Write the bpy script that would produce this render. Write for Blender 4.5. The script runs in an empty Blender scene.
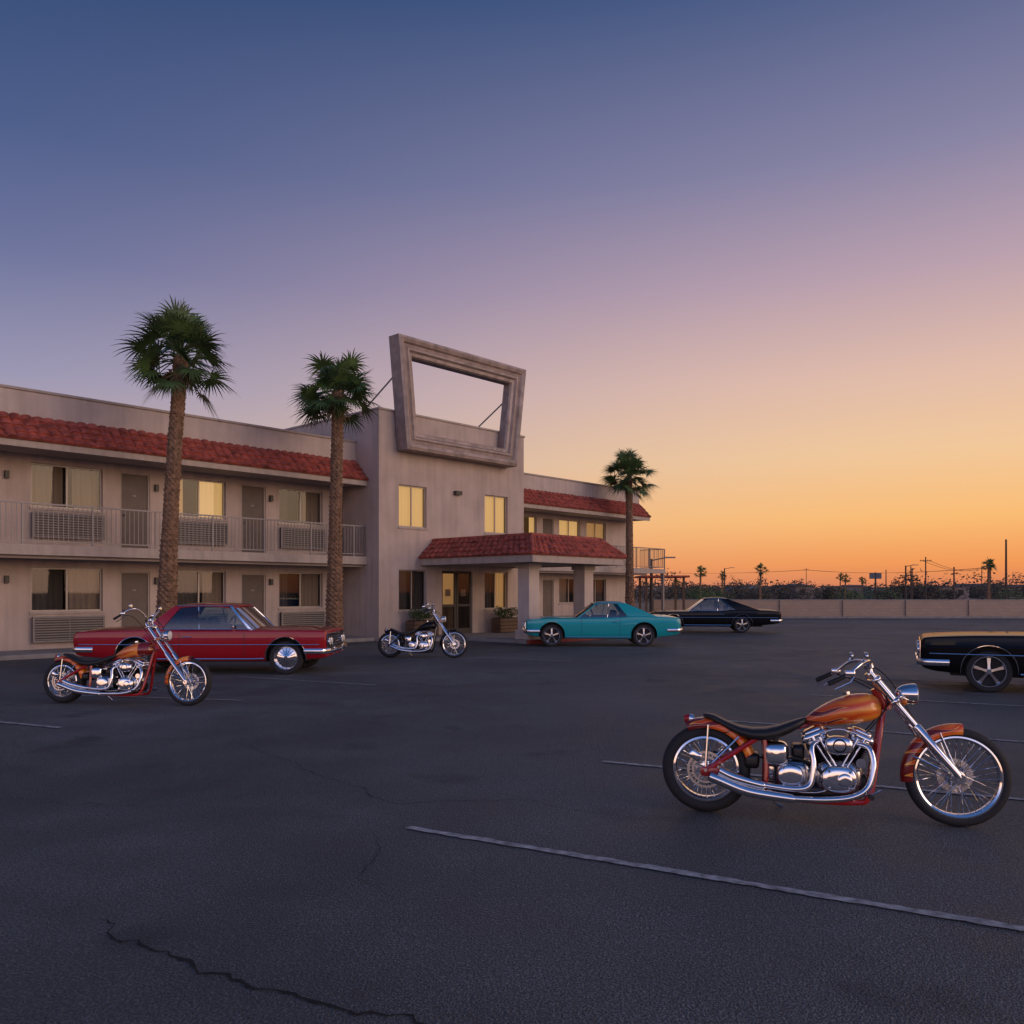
import bpy, math, random, bmesh
from mathutils import Vector, Matrix
random.seed(7)
sc=bpy.context.scene
sc.view_settings.view_transform='Standard'
try: sc.view_settings.look='None'
except Exception: pass
sc.view_settings.exposure=0

# ---------------------------------------------------------------- materials
def lin(r,g,b):
    f=lambda c:(c/255/12.92) if c/255<=0.04045 else ((c/255+0.055)/1.055)**2.4
    return (f(r),f(g),f(b),1)
MATS={}
def newmat(name):
    m=bpy.data.materials.new(name); m.use_nodes=True
    nt=m.node_tree; b=nt.nodes['Principled BSDF']
    MATS[name]=m
    return m,nt,b
def mat(name,col,rough=.6,metal=0,var=0,scale=4,bump=0,bscale=60,coat=0,spec=.5,emis=None,es=0,bdist=.01,streak=0):
    m,nt,b=newmat(name); N=nt.nodes; L=nt.links
    c=(col[0],col[1],col[2],1)
    b.inputs['Base Color'].default_value=c
    b.inputs['Roughness'].default_value=rough
    b.inputs['Metallic'].default_value=metal
    b.inputs['Specular IOR Level'].default_value=spec
    if coat:
        b.inputs['Coat Weight'].default_value=coat; b.inputs['Coat Roughness'].default_value=.04
    tc=N.new('ShaderNodeTexCoord')
    if var:
        n=N.new('ShaderNodeTexNoise'); n.inputs['Scale'].default_value=scale; n.inputs['Detail'].default_value=6
        L.new(tc.outputs['Object'],n.inputs['Vector'])
        r=N.new('ShaderNodeMapRange'); r.inputs[1].default_value=.3; r.inputs[2].default_value=.7
        r.inputs[3].default_value=1-var; r.inputs[4].default_value=1+var
        L.new(n.outputs['Fac'],r.inputs[0]); fac=r.outputs[0]
        if streak:
            mp=N.new('ShaderNodeMapping'); mp.inputs['Scale'].default_value=(3.2,3.2,.22); L.new(tc.outputs['Object'],mp.inputs[0])
            n3=N.new('ShaderNodeTexNoise'); n3.inputs['Scale'].default_value=1.6; n3.inputs['Detail'].default_value=5; L.new(mp.outputs[0],n3.inputs['Vector'])
            r3=N.new('ShaderNodeMapRange'); r3.inputs[1].default_value=.42; r3.inputs[2].default_value=.68; r3.inputs[3].default_value=1; r3.inputs[4].default_value=1-streak; L.new(n3.outputs['Fac'],r3.inputs[0])
            mu=N.new('ShaderNodeMath'); mu.operation='MULTIPLY'; L.new(fac,mu.inputs[0]); L.new(r3.outputs[0],mu.inputs[1]); fac=mu.outputs[0]
        v=N.new('ShaderNodeVectorMath'); v.operation='SCALE'; v.inputs[0].default_value=c[:3]
        L.new(fac,v.inputs['Scale']); L.new(v.outputs[0],b.inputs['Base Color'])
    if bump:
        n2=N.new('ShaderNodeTexNoise'); n2.inputs['Scale'].default_value=bscale; n2.inputs['Detail'].default_value=4
        L.new(tc.outputs['Object'],n2.inputs['Vector'])
        bp=N.new('ShaderNodeBump'); bp.inputs['Strength'].default_value=bump; bp.inputs['Distance'].default_value=bdist
        L.new(n2.outputs['Fac'],bp.inputs['Height']); L.new(bp.outputs[0],b.inputs['Normal'])
    if emis:
        b.inputs['Emission Color'].default_value=(*emis[:3],1); b.inputs['Emission Strength'].default_value=es
    return m
mat('stucco',(.53,.43,.37),.9,var=.10,scale=1.3,bump=.6,bscale=45,bdist=.02,streak=.14)
mat('stucco_light',(.56,.47,.41),.85,var=.08,scale=2,bump=.4,bscale=50,streak=.12)
mat('trim',(.44,.37,.32),.7,var=.08,streak=.15)
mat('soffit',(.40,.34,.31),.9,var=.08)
mat('tile',(.33,.075,.048),.75,var=.5,scale=5,bump=.3,bscale=30)
mat('door',(.13,.10,.085),.6,var=.1)
mat('metal_rail',(.26,.24,.24),.5,metal=.3)
mat('ac',(.25,.22,.20),.6,var=.1)
mat('dark',(.012,.012,.014),.7)
mat('frame_alu',(.38,.34,.31),.4,metal=.3)
mat('frame_dark',(.05,.045,.04),.5)
mat('curtain',(.32,.25,.19),.9)
mat('curtain_lit',(.4,.32,.22),.9,emis=(1,.60,.22),es=.55)
mat('curtain_glow',(.4,.32,.22),.9,emis=(1,.52,.18),es=.26)
mat('curtain_dark',(.085,.075,.07),.9)
mat('sign_paint',(.43,.34,.29),.6,var=.25,scale=3,bump=.3,bscale=20,streak=.3)
mat('sign_edge',(.30,.23,.20),.65,var=.25,scale=4)
mat('concrete',(.27,.25,.235),.9,var=.18,scale=3,bump=.3,bscale=40)
mat('red_kerb',(.28,.05,.04),.8,var=.3,scale=6)
mat('chrome',(.80,.80,.82),.07,metal=1)
mat('steel',(.50,.50,.53),.22,metal=1)
mat('rubber',(.018,.018,.02),.75,bump=.3,bscale=80)
mat('leather',(.015,.014,.014),.42,bump=.3,bscale=90,bdist=.004)
mat('black_metal',(.03,.03,.032),.35,metal=.6)
mat('red_frame',(.38,.012,.010),.2,coat=.8)
mat('red_paint',(.33,.004,.012),.35,coat=.8,spec=.3)
mat('teal_paint',(.008,.33,.37),.35,coat=.8,spec=.3)
mat('black_paint',(.004,.004,.005),.45,coat=.35,spec=.1)
mat('grey_paint',(.03,.03,.035),.2,metal=.4,coat=1)
mat('cabin_trim',(.025,.02,.02),.7)
mat('lens',(.7,.7,.68),.08,spec=.8)
mat('amber',(.55,.14,.01),.2)
mat('redlens',(.35,.01,.01),.15)
mat('farglass',(.03,.035,.04),.1)
mat('frond',(.065,.12,.038),.5,var=.5,scale=2.5)
mat('frond_dry',(.17,.12,.06),.8,var=.3)
mat('trunk',(.21,.125,.075),.95,var=.45,scale=9,bump=.6,bscale=25,bdist=.03)
mat('leaf',(.05,.09,.025),.6,var=.5,scale=6)
mat('wood',(.12,.07,.04),.7,var=.3,scale=6)
mat('far_leaf',(.065,.06,.045),.9,var=.4,scale=.2)
mat('shrub_leaf',(.06,.10,.035),.8,var=.4,scale=1)
mat('far_wall',(.24,.19,.17),.9,var=.2,scale=.3)
mat('far_wall2',(.13,.15,.18),.9,var=.2,scale=.3)
mat('far_roof',(.12,.10,.10),.9)
mat('pole',(.07,.055,.045),.9)
mat('paintline',(.33,.33,.33),.85,var=.5,scale=14)
mat('crack',(.008,.008,.009),.95)

def glassmat(name,fac,tint=(.8,.8,.78),blend=.5):
    m,nt,b=newmat(name); N=nt.nodes;L=nt.links
    t=N.new('ShaderNodeBsdfTransparent'); t.inputs[0].default_value=(*tint,1)
    g=N.new('ShaderNodeBsdfGlossy'); g.inputs['Roughness'].default_value=.02
    lw=N.new('ShaderNodeLayerWeight'); lw.inputs[0].default_value=blend
    mr=N.new('ShaderNodeMapRange'); mr.inputs[3].default_value=fac; mr.inputs[4].default_value=1
    L.new(lw.outputs['Fresnel'],mr.inputs[0])
    mx=N.new('ShaderNodeMixShader'); L.new(mr.outputs[0],mx.inputs[0]); L.new(t.outputs[0],mx.inputs[1]); L.new(g.outputs[0],mx.inputs[2])
    L.new(mx.outputs[0],N['Material Output'].inputs[0])
glassmat('winglass',.03,blend=.22); glassmat('carglass',.06,(.62,.70,.70),.4)

def flame(name,base,period):
    m,nt,b=newmat(name); N=nt.nodes;L=nt.links
    tc=N.new('ShaderNodeTexCoord'); sp=N.new('ShaderNodeSeparateXYZ'); L.new(tc.outputs['Object'],sp.inputs[0])
    no=N.new('ShaderNodeTexNoise'); no.inputs['Scale'].default_value=9; no.inputs['Detail'].default_value=0; L.new(tc.outputs['Object'],no.inputs['Vector'])
    def math_(op,a,bv):
        n=N.new('ShaderNodeMath'); n.operation=op
        for i,x in enumerate((a,bv)):
            if x is None: continue
            if isinstance(x,(int,float)): n.inputs[i].default_value=x
            else: L.new(x,n.inputs[i])
        return n.outputs[0]
    zz=math_('ADD',sp.outputs[2],math_('MULTIPLY',no.outputs['Fac'],.045))
    zz=math_('SUBTRACT',zz,math_('MULTIPLY',sp.outputs[0],.24))
    pp=math_('ABSOLUTE',math_('SINE',math_('MULTIPLY',zz,period),None),None)
    pp=math_('POWER',pp,1.5)
    md=math_('MODULO',math_('ADD',sp.outputs[0],.27),.75)
    v=math_('ADD',md,math_('MULTIPLY',pp,.34))
    cr=N.new('ShaderNodeValToRGB'); e=cr.color_ramp.elements
    e[0].position=.485; e[0].color=(*base,1)
    e[1].position=.49; e[1].color=(1.0,.50,.07,1)
    q=e.new(.512); q.color=(.95,.40,.05,1)
    q=e.new(.53); q.color=(.72,.055,.006,1)
    q=e.new(.68); q.color=(.85,.13,.010,1)
    q=e.new(.95); q.color=(1.0,.34,.03,1)
    L.new(v,cr.inputs[0]); L.new(cr.outputs[0],b.inputs['Base Color'])
    b.inputs['Roughness'].default_value=.3; b.inputs['Coat Weight'].default_value=.8; b.inputs['Coat Roughness'].default_value=.03
flame('flame_paint',(.20,.008,.007),42)

def asphalt():
    m,nt,b=newmat('asphalt'); N=nt.nodes;L=nt.links
    tc=N.new('ShaderNodeTexCoord')
    def noise(s,d=5):
        n=N.new('ShaderNodeTexNoise'); n.inputs['Scale'].default_value=s; n.inputs['Detail'].default_value=d
        L.new(tc.outputs['Object'],n.inputs['Vector']); return n
    big=noise(.22); mid=noise(1.3,8); fine=noise(70,3)
    vo=N.new('ShaderNodeTexVoronoi'); vo.inputs['Scale'].default_value=100; L.new(tc.outputs['Object'],vo.inputs['Vector'])
    def mr(o,a,b_,c,d):
        r=N.new('ShaderNodeMapRange'); r.inputs[1].default_value=a;r.inputs[2].default_value=b_;r.inputs[3].default_value=c;r.inputs[4].default_value=d
        L.new(o,r.inputs[0]); return r.outputs[0]
    def mul(a,b_):
        n=N.new('ShaderNodeMath'); n.operation='MULTIPLY'; L.new(a,n.inputs[0]); L.new(b_,n.inputs[1]); return n.outputs[0]
    f=mul(mr(big.outputs['Fac'],.3,.7,.62,1.35),mr(mid.outputs['Fac'],.3,.7,.76,1.24))
    f=mul(f,mr(fine.outputs['Fac'],.3,.7,.4,1.6))
    f=mul(f,mr(vo.outputs['Distance'],0,.8,.45,1.9))
    dn=noise(1.6,4); add=N.new('ShaderNodeMixRGB'); add.inputs[0].default_value=.35; L.new(tc.outputs['Object'],add.inputs[1]); L.new(dn.outputs['Color'],add.inputs[2])
    v2=N.new('ShaderNodeTexVoronoi'); v2.feature='DISTANCE_TO_EDGE'; v2.inputs['Scale'].default_value=.55; L.new(add.outputs[0],v2.inputs['Vector'])
    ck=mr(v2.outputs['Distance'],.0,.005,.55,1)
    msk=mr(noise(.35,2).outputs['Fac'],.54,.62,0,1)
    mx=N.new('ShaderNodeMix'); mx.data_type='FLOAT'; L.new(msk,mx.inputs[0]); mx.inputs[2].default_value=1; L.new(ck,mx.inputs[3])
    f=mul(f,mx.outputs[0])
    st=mr(noise(.9,3).outputs['Fac'],.60,.72,1,.55); f=mul(f,st)
    sc_=N.new('ShaderNodeVectorMath'); sc_.operation='SCALE'; sc_.inputs[0].default_value=(.062,.068,.072); L.new(f,sc_.inputs['Scale'])
    L.new(sc_.outputs[0],b.inputs['Base Color'])
    L.new(mr(mid.outputs['Fac'],.3,.7,.52,.78),b.inputs['Roughness'])
    bp=N.new('ShaderNodeBump'); bp.inputs['Strength'].default_value=.8; bp.inputs['Distance'].default_value=.012
    L.new(vo.outputs['Distance'],bp.inputs['Height']); L.new(bp.outputs[0],b.inputs['Normal'])
asphalt()
def blockmat():
    m,nt,b=newmat('block'); N=nt.nodes;L=nt.links
    tc=N.new('ShaderNodeTexCoord'); mp=N.new('ShaderNodeMapping'); mp.inputs['Rotation'].default_value=(math.radians(90),0,0)
    L.new(tc.outputs['Object'],mp.inputs[0])
    br=N.new('ShaderNodeTexBrick'); br.inputs['Scale'].default_value=1; br.inputs['Brick Width'].default_value=.4; br.inputs['Row Height'].default_value=.2; br.inputs['Mortar Size'].default_value=.008
    br.inputs['Color1'].default_value=(.42,.31,.23,1); br.inputs['Color2'].default_value=(.38,.28,.21,1); br.inputs['Mortar'].default_value=(.30,.23,.18,1)
    L.new(mp.outputs[0],br.inputs[0]); L.new(br.outputs[0],b.inputs['Base Color']); b.inputs['Roughness'].default_value=.95
blockmat()
mat('dry_earth',(.20,.15,.11),.95,var=.3,scale=.05)

# ---------------------------------------------------------------- mesh builder
class MB:
    def __init__(s): s.v=[];s.f=[];s.m=[];s.s=[]
    def add(s,vs,fs,m,sm=False):
        o=len(s.v); s.v+= [tuple(x) for x in vs]
        for f in fs: s.f.append([i+o for i in f]); s.m.append(m); s.s.append(sm)
    def box(s,x0,x1,y0,y1,z0,z1,m,R=None,c=None):
        vs=[(x,y,z) for x in(x0,x1) for y in(y0,y1) for z in(z0,z1)]
        if R is not None:
            c=Vector(c); vs=[tuple(R@Vector(v)+c) for v in vs]
        s.add(vs,[(0,1,3,2),(4,6,7,5),(0,4,5,1),(2,3,7,6),(0,2,6,4),(1,5,7,3)],m)
    def quad(s,a,b,c,d,m,sm=False): s.add([a,b,c,d],[(0,1,2,3)],m,sm)
    def loft(s,rings,m,closed=True,caps=True,sm=True):
        n=len(rings[0]); vs=[p for r in rings for p in r]; fs=[]
        for i in range(len(rings)-1):
            for j in range(n if closed else n-1):
                k=(j+1)%n; fs.append((i*n+j,i*n+k,(i+1)*n+k,(i+1)*n+j))
        if caps and closed:
            fs.append(tuple(reversed(range(n)))); fs.append(tuple((len(rings)-1)*n+j for j in range(n)))
        s.add(vs,fs,m,sm)
    def path(s,pts,r,m,n=8,sm=True,flat=1.0,smooth=0):
        pts=[Vector(p) for p in pts]
        rr=r if isinstance(r,(list,tuple)) else [r]*len(pts)
        if smooth and len(pts)>2:
            np_,nr=[],[]
            for i in range(len(pts)-1):
                p0=pts[max(i-1,0)];p1=pts[i];p2=pts[i+1];p3=pts[min(i+2,len(pts)-1)]
                for k in range(smooth):
                    t=k/smooth
                    np_.append(.5*((2*p1)+(p2-p0)*t+(2*p0-5*p1+4*p2-p3)*t*t+(3*p1-p0-3*p2+p3)*t**3)); nr.append(rr[i]*(1-t)+rr[i+1]*t)
            np_.append(pts[-1]); nr.append(rr[-1]); pts,rr=np_,nr
        rings=[]; up=None
        for i,p in enumerate(pts):
            d=(pts[min(i+1,len(pts)-1)]-pts[max(i-1,0)])
            if d.length<1e-9: d=Vector((0,0,1))
            d.normalize()
            if up is None: up=Vector((0,0,1)) if abs(d.z)<.9 else Vector((1,0,0))
            a=d.cross(up).normalized(); up=a.cross(d).normalized()
            rings.append([tuple(p+(a*math.cos(q)*flat+up*math.sin(q))*rr[i]) for q in [2*math.pi*k/n for k in range(n)]])
        s.loft(rings,m,sm=sm)
    def disc(s,c,axis,r,h,m,n=32,r2=None,sm=True):
        c=Vector(c);ax=Vector(axis).normalized(); s.path([c-ax*h/2,c+ax*h/2],[r,r if r2 is None else r2],m,n=n,sm=sm)
    def lathe_y(s,c,prof,m,n=40,sm=True):
        vs=[]; fs=[]
        for i in range(n):
            a=2*math.pi*i/n
            for r,y in prof: vs.append((c[0]+r*math.cos(a),c[1]+y,c[2]+r*math.sin(a)))
        q=len(prof)
        for i in range(n):
            i2=(i+1)%n
            for j in range(q-1): fs.append((i*q+j,i*q+j+1,i2*q+j+1,i2*q+j))
        s.add(vs,fs,m,sm)
    def sphere(s,c,r,m,sx=1,sy=1,sz=1,n=16):
        rings=[]
        for i in range(1,n//2):
            a=math.pi*i/(n//2); rings.append([(c[0]+sx*r*math.sin(a)*math.cos(2*math.pi*k/n),c[1]+sy*r*math.sin(a)*math.sin(2*math.pi*k/n),c[2]+sz*r*math.cos(a)) for k in range(n)])
        s.loft(rings,m)
    def sell(s,c,R,a,b,h,m,p=.5,q=.5,n=24,k=10):
        c=Vector(c); rings=[]
        for i in range(k+1):
            t=-math.pi/2+math.pi*i/k; ct=max(abs(math.cos(t))**q,.02); st=math.copysign(abs(math.sin(t))**q,math.sin(t)); ring=[]
            for j in range(n):
                u=2*math.pi*j/n
                v=Vector((a*ct*math.copysign(abs(math.cos(u))**p,math.cos(u)),b*ct*math.copysign(abs(math.sin(u))**p,math.sin(u)),h*st)); ring.append(tuple(R@v+c))
            rings.append(ring)
        s.loft(rings,m)
    def build(s,name,parent=None,bevel=0,sharp=35,loc=None):
        me=bpy.data.meshes.new(name); me.from_pydata(s.v,[],s.f)
        names=list(dict.fromkeys(s.m)); 
        for q in names: me.materials.append(MATS[q])
        idx={q:i for i,q in enumerate(names)}
        me.polygons.foreach_set('material_index',[idx[q] for q in s.m])
        me.polygons.foreach_set('use_smooth',s.s)
        me.update()
        if any(s.s):
            bm=bmesh.new(); bm.from_mesh(me); bmesh.ops.recalc_face_normals(bm,faces=bm.faces); bm.to_mesh(me); bm.free()
            try: me.set_sharp_from_angle(angle=math.radians(sharp))
            except Exception: pass
        ob=bpy.data.objects.new(name,me); sc.collection.objects.link(ob)
        if parent: ob.parent=parent
        if loc: ob.location=loc
        if bevel:
            b=ob.modifiers.new('b','BEVEL'); b.width=bevel; b.segments=2; b.limit_method='ANGLE'; b.angle_limit=math.radians(50)
        return ob
def empty(name,loc=(0,0,0),rz=0,rot=None):
    e=bpy.data.objects.new(name,None); sc.collection.objects.link(e); e.location=loc
    e.rotation_euler=rot if rot else (0,0,rz); e.empty_display_size=.2
    return e

# ---------------------------------------------------------------- camera / world / sun
cam=bpy.data.cameras.new('camera'); co=bpy.data.objects.new('camera',cam); sc.collection.objects.link(co)
co.location=(0,0,1.65); co.rotation_euler=(math.radians(90),0,0)
cam.lens=36*850/1024; cam.sensor_width=36; cam.shift_y=80/1024; cam.clip_end=6000; cam.clip_start=.05
sc.camera=co

w=bpy.data.worlds.new('World'); sc.world=w; w.use_nodes=True
nt=w.node_tree; N=nt.nodes; L=nt.links; bg=N['Background']
tc=N.new('ShaderNodeTexCoord'); sp=N.new('ShaderNodeSeparateXYZ'); L.new(tc.outputs['Generated'],sp.inputs[0])
def ramp(stops):
    r=N.new('ShaderNodeValToRGB')
    e=r.color_ramp.elements
    e[0].position=stops[0][0]; e[0].color=lin(*stops[0][1]); e[1].position=stops[-1][0]; e[1].color=lin(*stops[-1][1])
    for p,c in stops[1:-1]:
        q=e.new(p); q.color=lin(*c)
    L.new(sp.outputs[2],r.inputs[0]); return r
cool=ramp([(0,(200,150,130)),(.06,(215,178,155)),(.14,(186,168,174)),(.22,(150,148,178)),(.33,(105,114,156)),(.43,(75,93,138)),(.58,(40,69,113)),(1,(40,62,104))])
warm=ramp([(0,(210,122,92)),(.03,(242,152,86)),(.08,(250,188,116)),(.15,(242,200,154)),(.23,(226,188,170)),(.33,(186,160,174)),(.43,(136,132,164)),(.58,(66,88,132)),(1,(40,62,104))])
az=N.new('ShaderNodeCombineXYZ'); L.new(sp.outputs[0],az.inputs[0]); L.new(sp.outputs[1],az.inputs[1])
nm=N.new('ShaderNodeVectorMath'); nm.operation='NORMALIZE'; L.new(az.outputs[0],nm.inputs[0])
dt=N.new('ShaderNodeVectorMath'); dt.operation='DOT_PRODUCT'; dt.inputs[1].default_value=(.87,.5,0); L.new(nm.outputs[0],dt.inputs[0])
mr=N.new('ShaderNodeMapRange'); mr.inputs[1].default_value=-.15; mr.inputs[2].default_value=.95; mr.interpolation_type='SMOOTHSTEP'; L.new(dt.outputs['Value'],mr.inputs[0])
mx=N.new('ShaderNodeMix'); mx.data_type='RGBA'; L.new(mr.outputs[0],mx.inputs[0]); L.new(cool.outputs[0],mx.inputs[6]); L.new(warm.outputs[0],mx.inputs[7])
bk=N.new('ShaderNodeMapRange'); bk.inputs[1].default_value=.15; bk.inputs[2].default_value=-.7; bk.inputs[3].default_value=1; bk.inputs[4].default_value=2.4; bk.interpolation_type='SMOOTHSTEP'; L.new(sp.outputs[1],bk.inputs[0])  # added fill: sky made brighter behind the camera to light the scene
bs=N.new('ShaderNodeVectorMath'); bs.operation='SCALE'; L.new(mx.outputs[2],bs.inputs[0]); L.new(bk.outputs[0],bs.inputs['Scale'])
sky=N.new('ShaderNodeTexSky'); sky.sky_type='NISHITA'; sky.sun_disc=False; sky.sun_elevation=math.radians(2); sky.sun_rotation=math.radians(75)
sk=N.new('ShaderNodeVectorMath'); sk.operation='SCALE'; sk.inputs['Scale'].default_value=.002; L.new(sky.outputs[0],sk.inputs[0])
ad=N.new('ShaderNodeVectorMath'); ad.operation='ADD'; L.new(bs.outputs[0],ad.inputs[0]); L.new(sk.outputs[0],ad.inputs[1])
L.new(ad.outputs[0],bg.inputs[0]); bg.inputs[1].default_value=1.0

sd=bpy.data.lights.new('fill_sun','SUN'); so=bpy.data.objects.new('fill_sun',sd); sc.collection.objects.link(so)  # added soft fill lamp for the facade; real sun is below the horizon
sd.energy=.80; sd.angle=math.radians(40); sd.color=(1,.74,.54)
tofill=Vector((.93,-.42,.30)); so.rotation_euler=tofill.to_track_quat('Z','Y').to_euler()

# ---------------------------------------------------------------- ground
g=MB(); g.quad((-2500,-600,-.03),(2500,-600,-.03),(2500,4000,-.03),(-2500,4000,-.03),'dry_earth'); g.build('ground')
lot=empty('parking_lot')
g=MB(); g.quad((-60,-20,0),(70,-20,0),(70,54,0),(-60,54,0),'asphalt'); g.build('asphalt_surface',lot)
g=MB()
def line(a,b,wd=.085,z=.008):
    a=Vector((*a,z));b=Vector((*b,z)); d=(b-a).normalized(); p=Vector((-d.y,d.x,0))*wd/2
    n=max(2,int((b-a).length/.06)); L_=[];R_=[]
    for i in range(n+1):
        q=a+(b-a)*i/n; L_.append(q+p*(1+random.uniform(-.35,.10))); R_.append(q-p*(1+random.uniform(-.35,.10)))
    for i in range(n): g.quad(L_[i],R_[i],R_[i+1],L_[i+1],'paintline')
line((-.73,5.94),(4.7,2.93)); line((.88,8.25),(5.2,6.2)); line((2.75,10.85),(7.2,8.5))
line((4.77,13.6),(9.2,11.3)); line((6.75,16.3),(11.2,14.0)); line((8.8,19.2),(13.2,16.9)); line((10.8,22),(15.2,19.7))
line((-9.4,12.1),(-5.47,10.3)); line((-5.3,16.5),(-2.4,15.0),.07); line((-7.2,13.6),(-4.1,12.9),.07); line((-11.6,15.3),(-9,14.1),.07)
line((-1.2,21.5),(1.4,20.2),.07)
g.build('painted_stall_lines',lot)
g=MB()
def crack(pts,wd,seg=.08):
    P=[]
    for i in range(len(pts)-1):
        a=Vector((*pts[i],0));b=Vector((*pts[i+1],0)); n=max(2,int((b-a).length/seg))
        for k in range(n): P.append(a+(b-a)*k/n)
    P.append(Vector((*pts[-1],0)))
    off=0; Q=[]
    for i,p in enumerate(P):
        off=off*.8+random.gauss(0,.018); d=(P[min(i+1,len(P)-1)]-P[max(i-1,0)]).normalized(); Q.append((p+Vector((-d.y,d.x,0))*off,Vector((-d.y,d.x,0))))
    n=len(Q)
    ws=[wd*(.25+.75*math.sin(math.pi*min(1,max(0,(i+.5)/n)))**.5)*random.uniform(.4,1.3) for i in range(n)]
    for i in range(n-1):
        a,na=Q[i];b,nb=Q[i+1]; u=Vector((0,0,.004))
        g.quad(a+na*ws[i]/2+u,a-na*ws[i]/2+u,b-nb*ws[i+1]/2+u,b+nb*ws[i+1]/2+u,'crack')
crack([(-2.1,4.25),(-1.6,3.85),(-1.13,3.66),(-.75,3.4),(-.35,3.2),(.2,2.7)],.020,.04)
crack([(-.95,5.9),(-.83,5.3),(-.85,4.9),(-.6,4.6)],.005,.05)
crack([(-3.2,9.6),(-1.9,7.9),(-.9,6.6),(.1,6.75),(.9,6.2)],.007)
crack([(1.2,12.5),(3.5,12.9),(6,12.2)],.009)
g.build('surface_cracks',lot)

# ---------------------------------------------------------------- motel (local frame: x along facade, y back, z up)
motel=empty('motel_building',(-12.5,20.8,0),math.atan2(.734,.68))
def wall(mb,a0,a1,z0,z1,b,holes,m='stucco',depth=.14):
    xs=sorted(set([a0,a1]+[h[0] for h in holes]+[h[1] for h in holes])); zs=sorted(set([z0,z1]+[h[2] for h in holes]+[h[3] for h in holes]))
    for i in range(len(xs)-1):
        for j in range(len(zs)-1):
            cx=(xs[i]+xs[i+1])/2; cz=(zs[j]+zs[j+1])/2
            if any(h[0]<cx<h[1] and h[2]<cz<h[3] for h in holes): continue
            mb.quad((xs[i],b,zs[j]),(xs[i+1],b,zs[j]),(xs[i+1],b,zs[j+1]),(xs[i],b,zs[j+1]),m)
    for (x0,x1,y0,y1) in [h[:4] for h in holes]:
        B=b+depth
        mb.quad((x0,b,y0),(x0,B,y0),(x0,B,y1),(x0,b,y1),m); mb.quad((x1,b,y0),(x1,b,y1),(x1,B,y1),(x1,B,y0),m)
        mb.quad((x0,b,y0),(x1,b,y0),(x1,B,y0),(x0,B,y0),m); mb.quad((x0,b,y1),(x0,B,y1),(x1,B,y1),(x1,b,y1),m)
def window(mb,x0,x1,z0,z1,b,cur='curtain',fr='frame_alu',split=1,coverL=1.0,coverR=1.0,cur2=None):
    t=.045; B=b+.08
    mb.box(x0,x1,B,B+.05,z0,z0+t,fr); mb.box(x0,x1,B,B+.05,z1-t,z1,fr)
    mb.box(x0,x0+t,B,B+.05,z0+t,z1-t,fr); mb.box(x1-t,x1,B,B+.05,z0+t,z1-t,fr)
    for k in range(split):
        xm=x0+(x1-x0)*(k+1)/(split+1); mb.box(xm-.022,xm+.022,B,B+.05,z0+t,z1-t,fr)
    mb.quad((x0+t,B+.025,z0+t),(x1-t,B+.025,z0+t),(x1-t,B+.025,z1-t),(x0+t,B+.025,z1-t),'winglass')
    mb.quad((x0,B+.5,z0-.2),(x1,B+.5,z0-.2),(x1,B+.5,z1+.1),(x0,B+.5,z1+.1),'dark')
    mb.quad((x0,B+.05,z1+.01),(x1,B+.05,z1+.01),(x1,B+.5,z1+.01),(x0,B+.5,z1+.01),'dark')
    xm=(x0+x1)/2
    for (a,c,cv,mm) in ((x0,xm,coverL,cur),(xm,x1,coverR,cur2 or cur)):
        if cv<=0: continue
        if a==x0: e0,e1=a,a+(c-a)*cv
        else: e0,e1=c-(c-a)*cv,c
        n=int((e1-e0)/.035)+1; top=[];bot=[]
        for i in range(n+1):
            x=e0+(e1-e0)*i/n; y=B+.13+.026*math.sin(i*1.35+e0*3)+.008*math.sin(i*.6); top.append((x,y,z1));bot.append((x,y,z0))
        for i in range(n): mb.quad(bot[i],bot[i+1],top[i+1],top[i],mm,True)
    mb.box(x0-.04,x1+.04,b-.035,b-.003,z0-.07,z0-.005,'trim')
def door(mb,x0,x1,z0,z1,b):
    mb.box(x0+.05,x1-.05,b+.07,b+.11,z0+.01,z1-.05,'door')
    mb.box(x0,x0+.05,b+.03,b+.12,z0,z1,'trim'); mb.box(x1-.05,x1,b+.03,b+.12,z0,z1,'trim'); mb.box(x0+.05,x1-.05,b+.03,b+.12,z1-.05,z1,'trim')
    mb.sphere((x0+.13,b+.04,z0+1.0),.03,'steel',n=8)
    mb.box(x0+.38,x1-.38,b+.06,b+.069,z0+1.55,z0+1.60,'ac')
def ac(mb,x0,x1,z0,z1,b):
    mb.box(x0,x1,b-.12,b-.003,z0,z1,'frame_dark')
    for (q0,q1,w0,w1) in ((x0-.02,x1+.02,z0-.02,z0+.03),(x0-.02,x1+.02,z1-.03,z1+.02),(x0-.02,x0+.03,z0+.03,z1-.03),(x1-.03,x1+.02,z0+.03,z1-.03)): mb.box(q0,q1,b-.15,b-.123,w0,w1,'ac')
    n=9
    for i in range(n):
        z=z0+.06+(z1-z0-.12)*i/(n-1); mb.box(x0+.03,x1-.03,b-.14,b-.123,z-.014,z+.014,'ac')
    mb.box(x0+.5*(x1-x0)-.01,x0+.5*(x1-x0)+.01,b-.146,b-.141,z0+.03,z1-.03,'ac')
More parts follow.
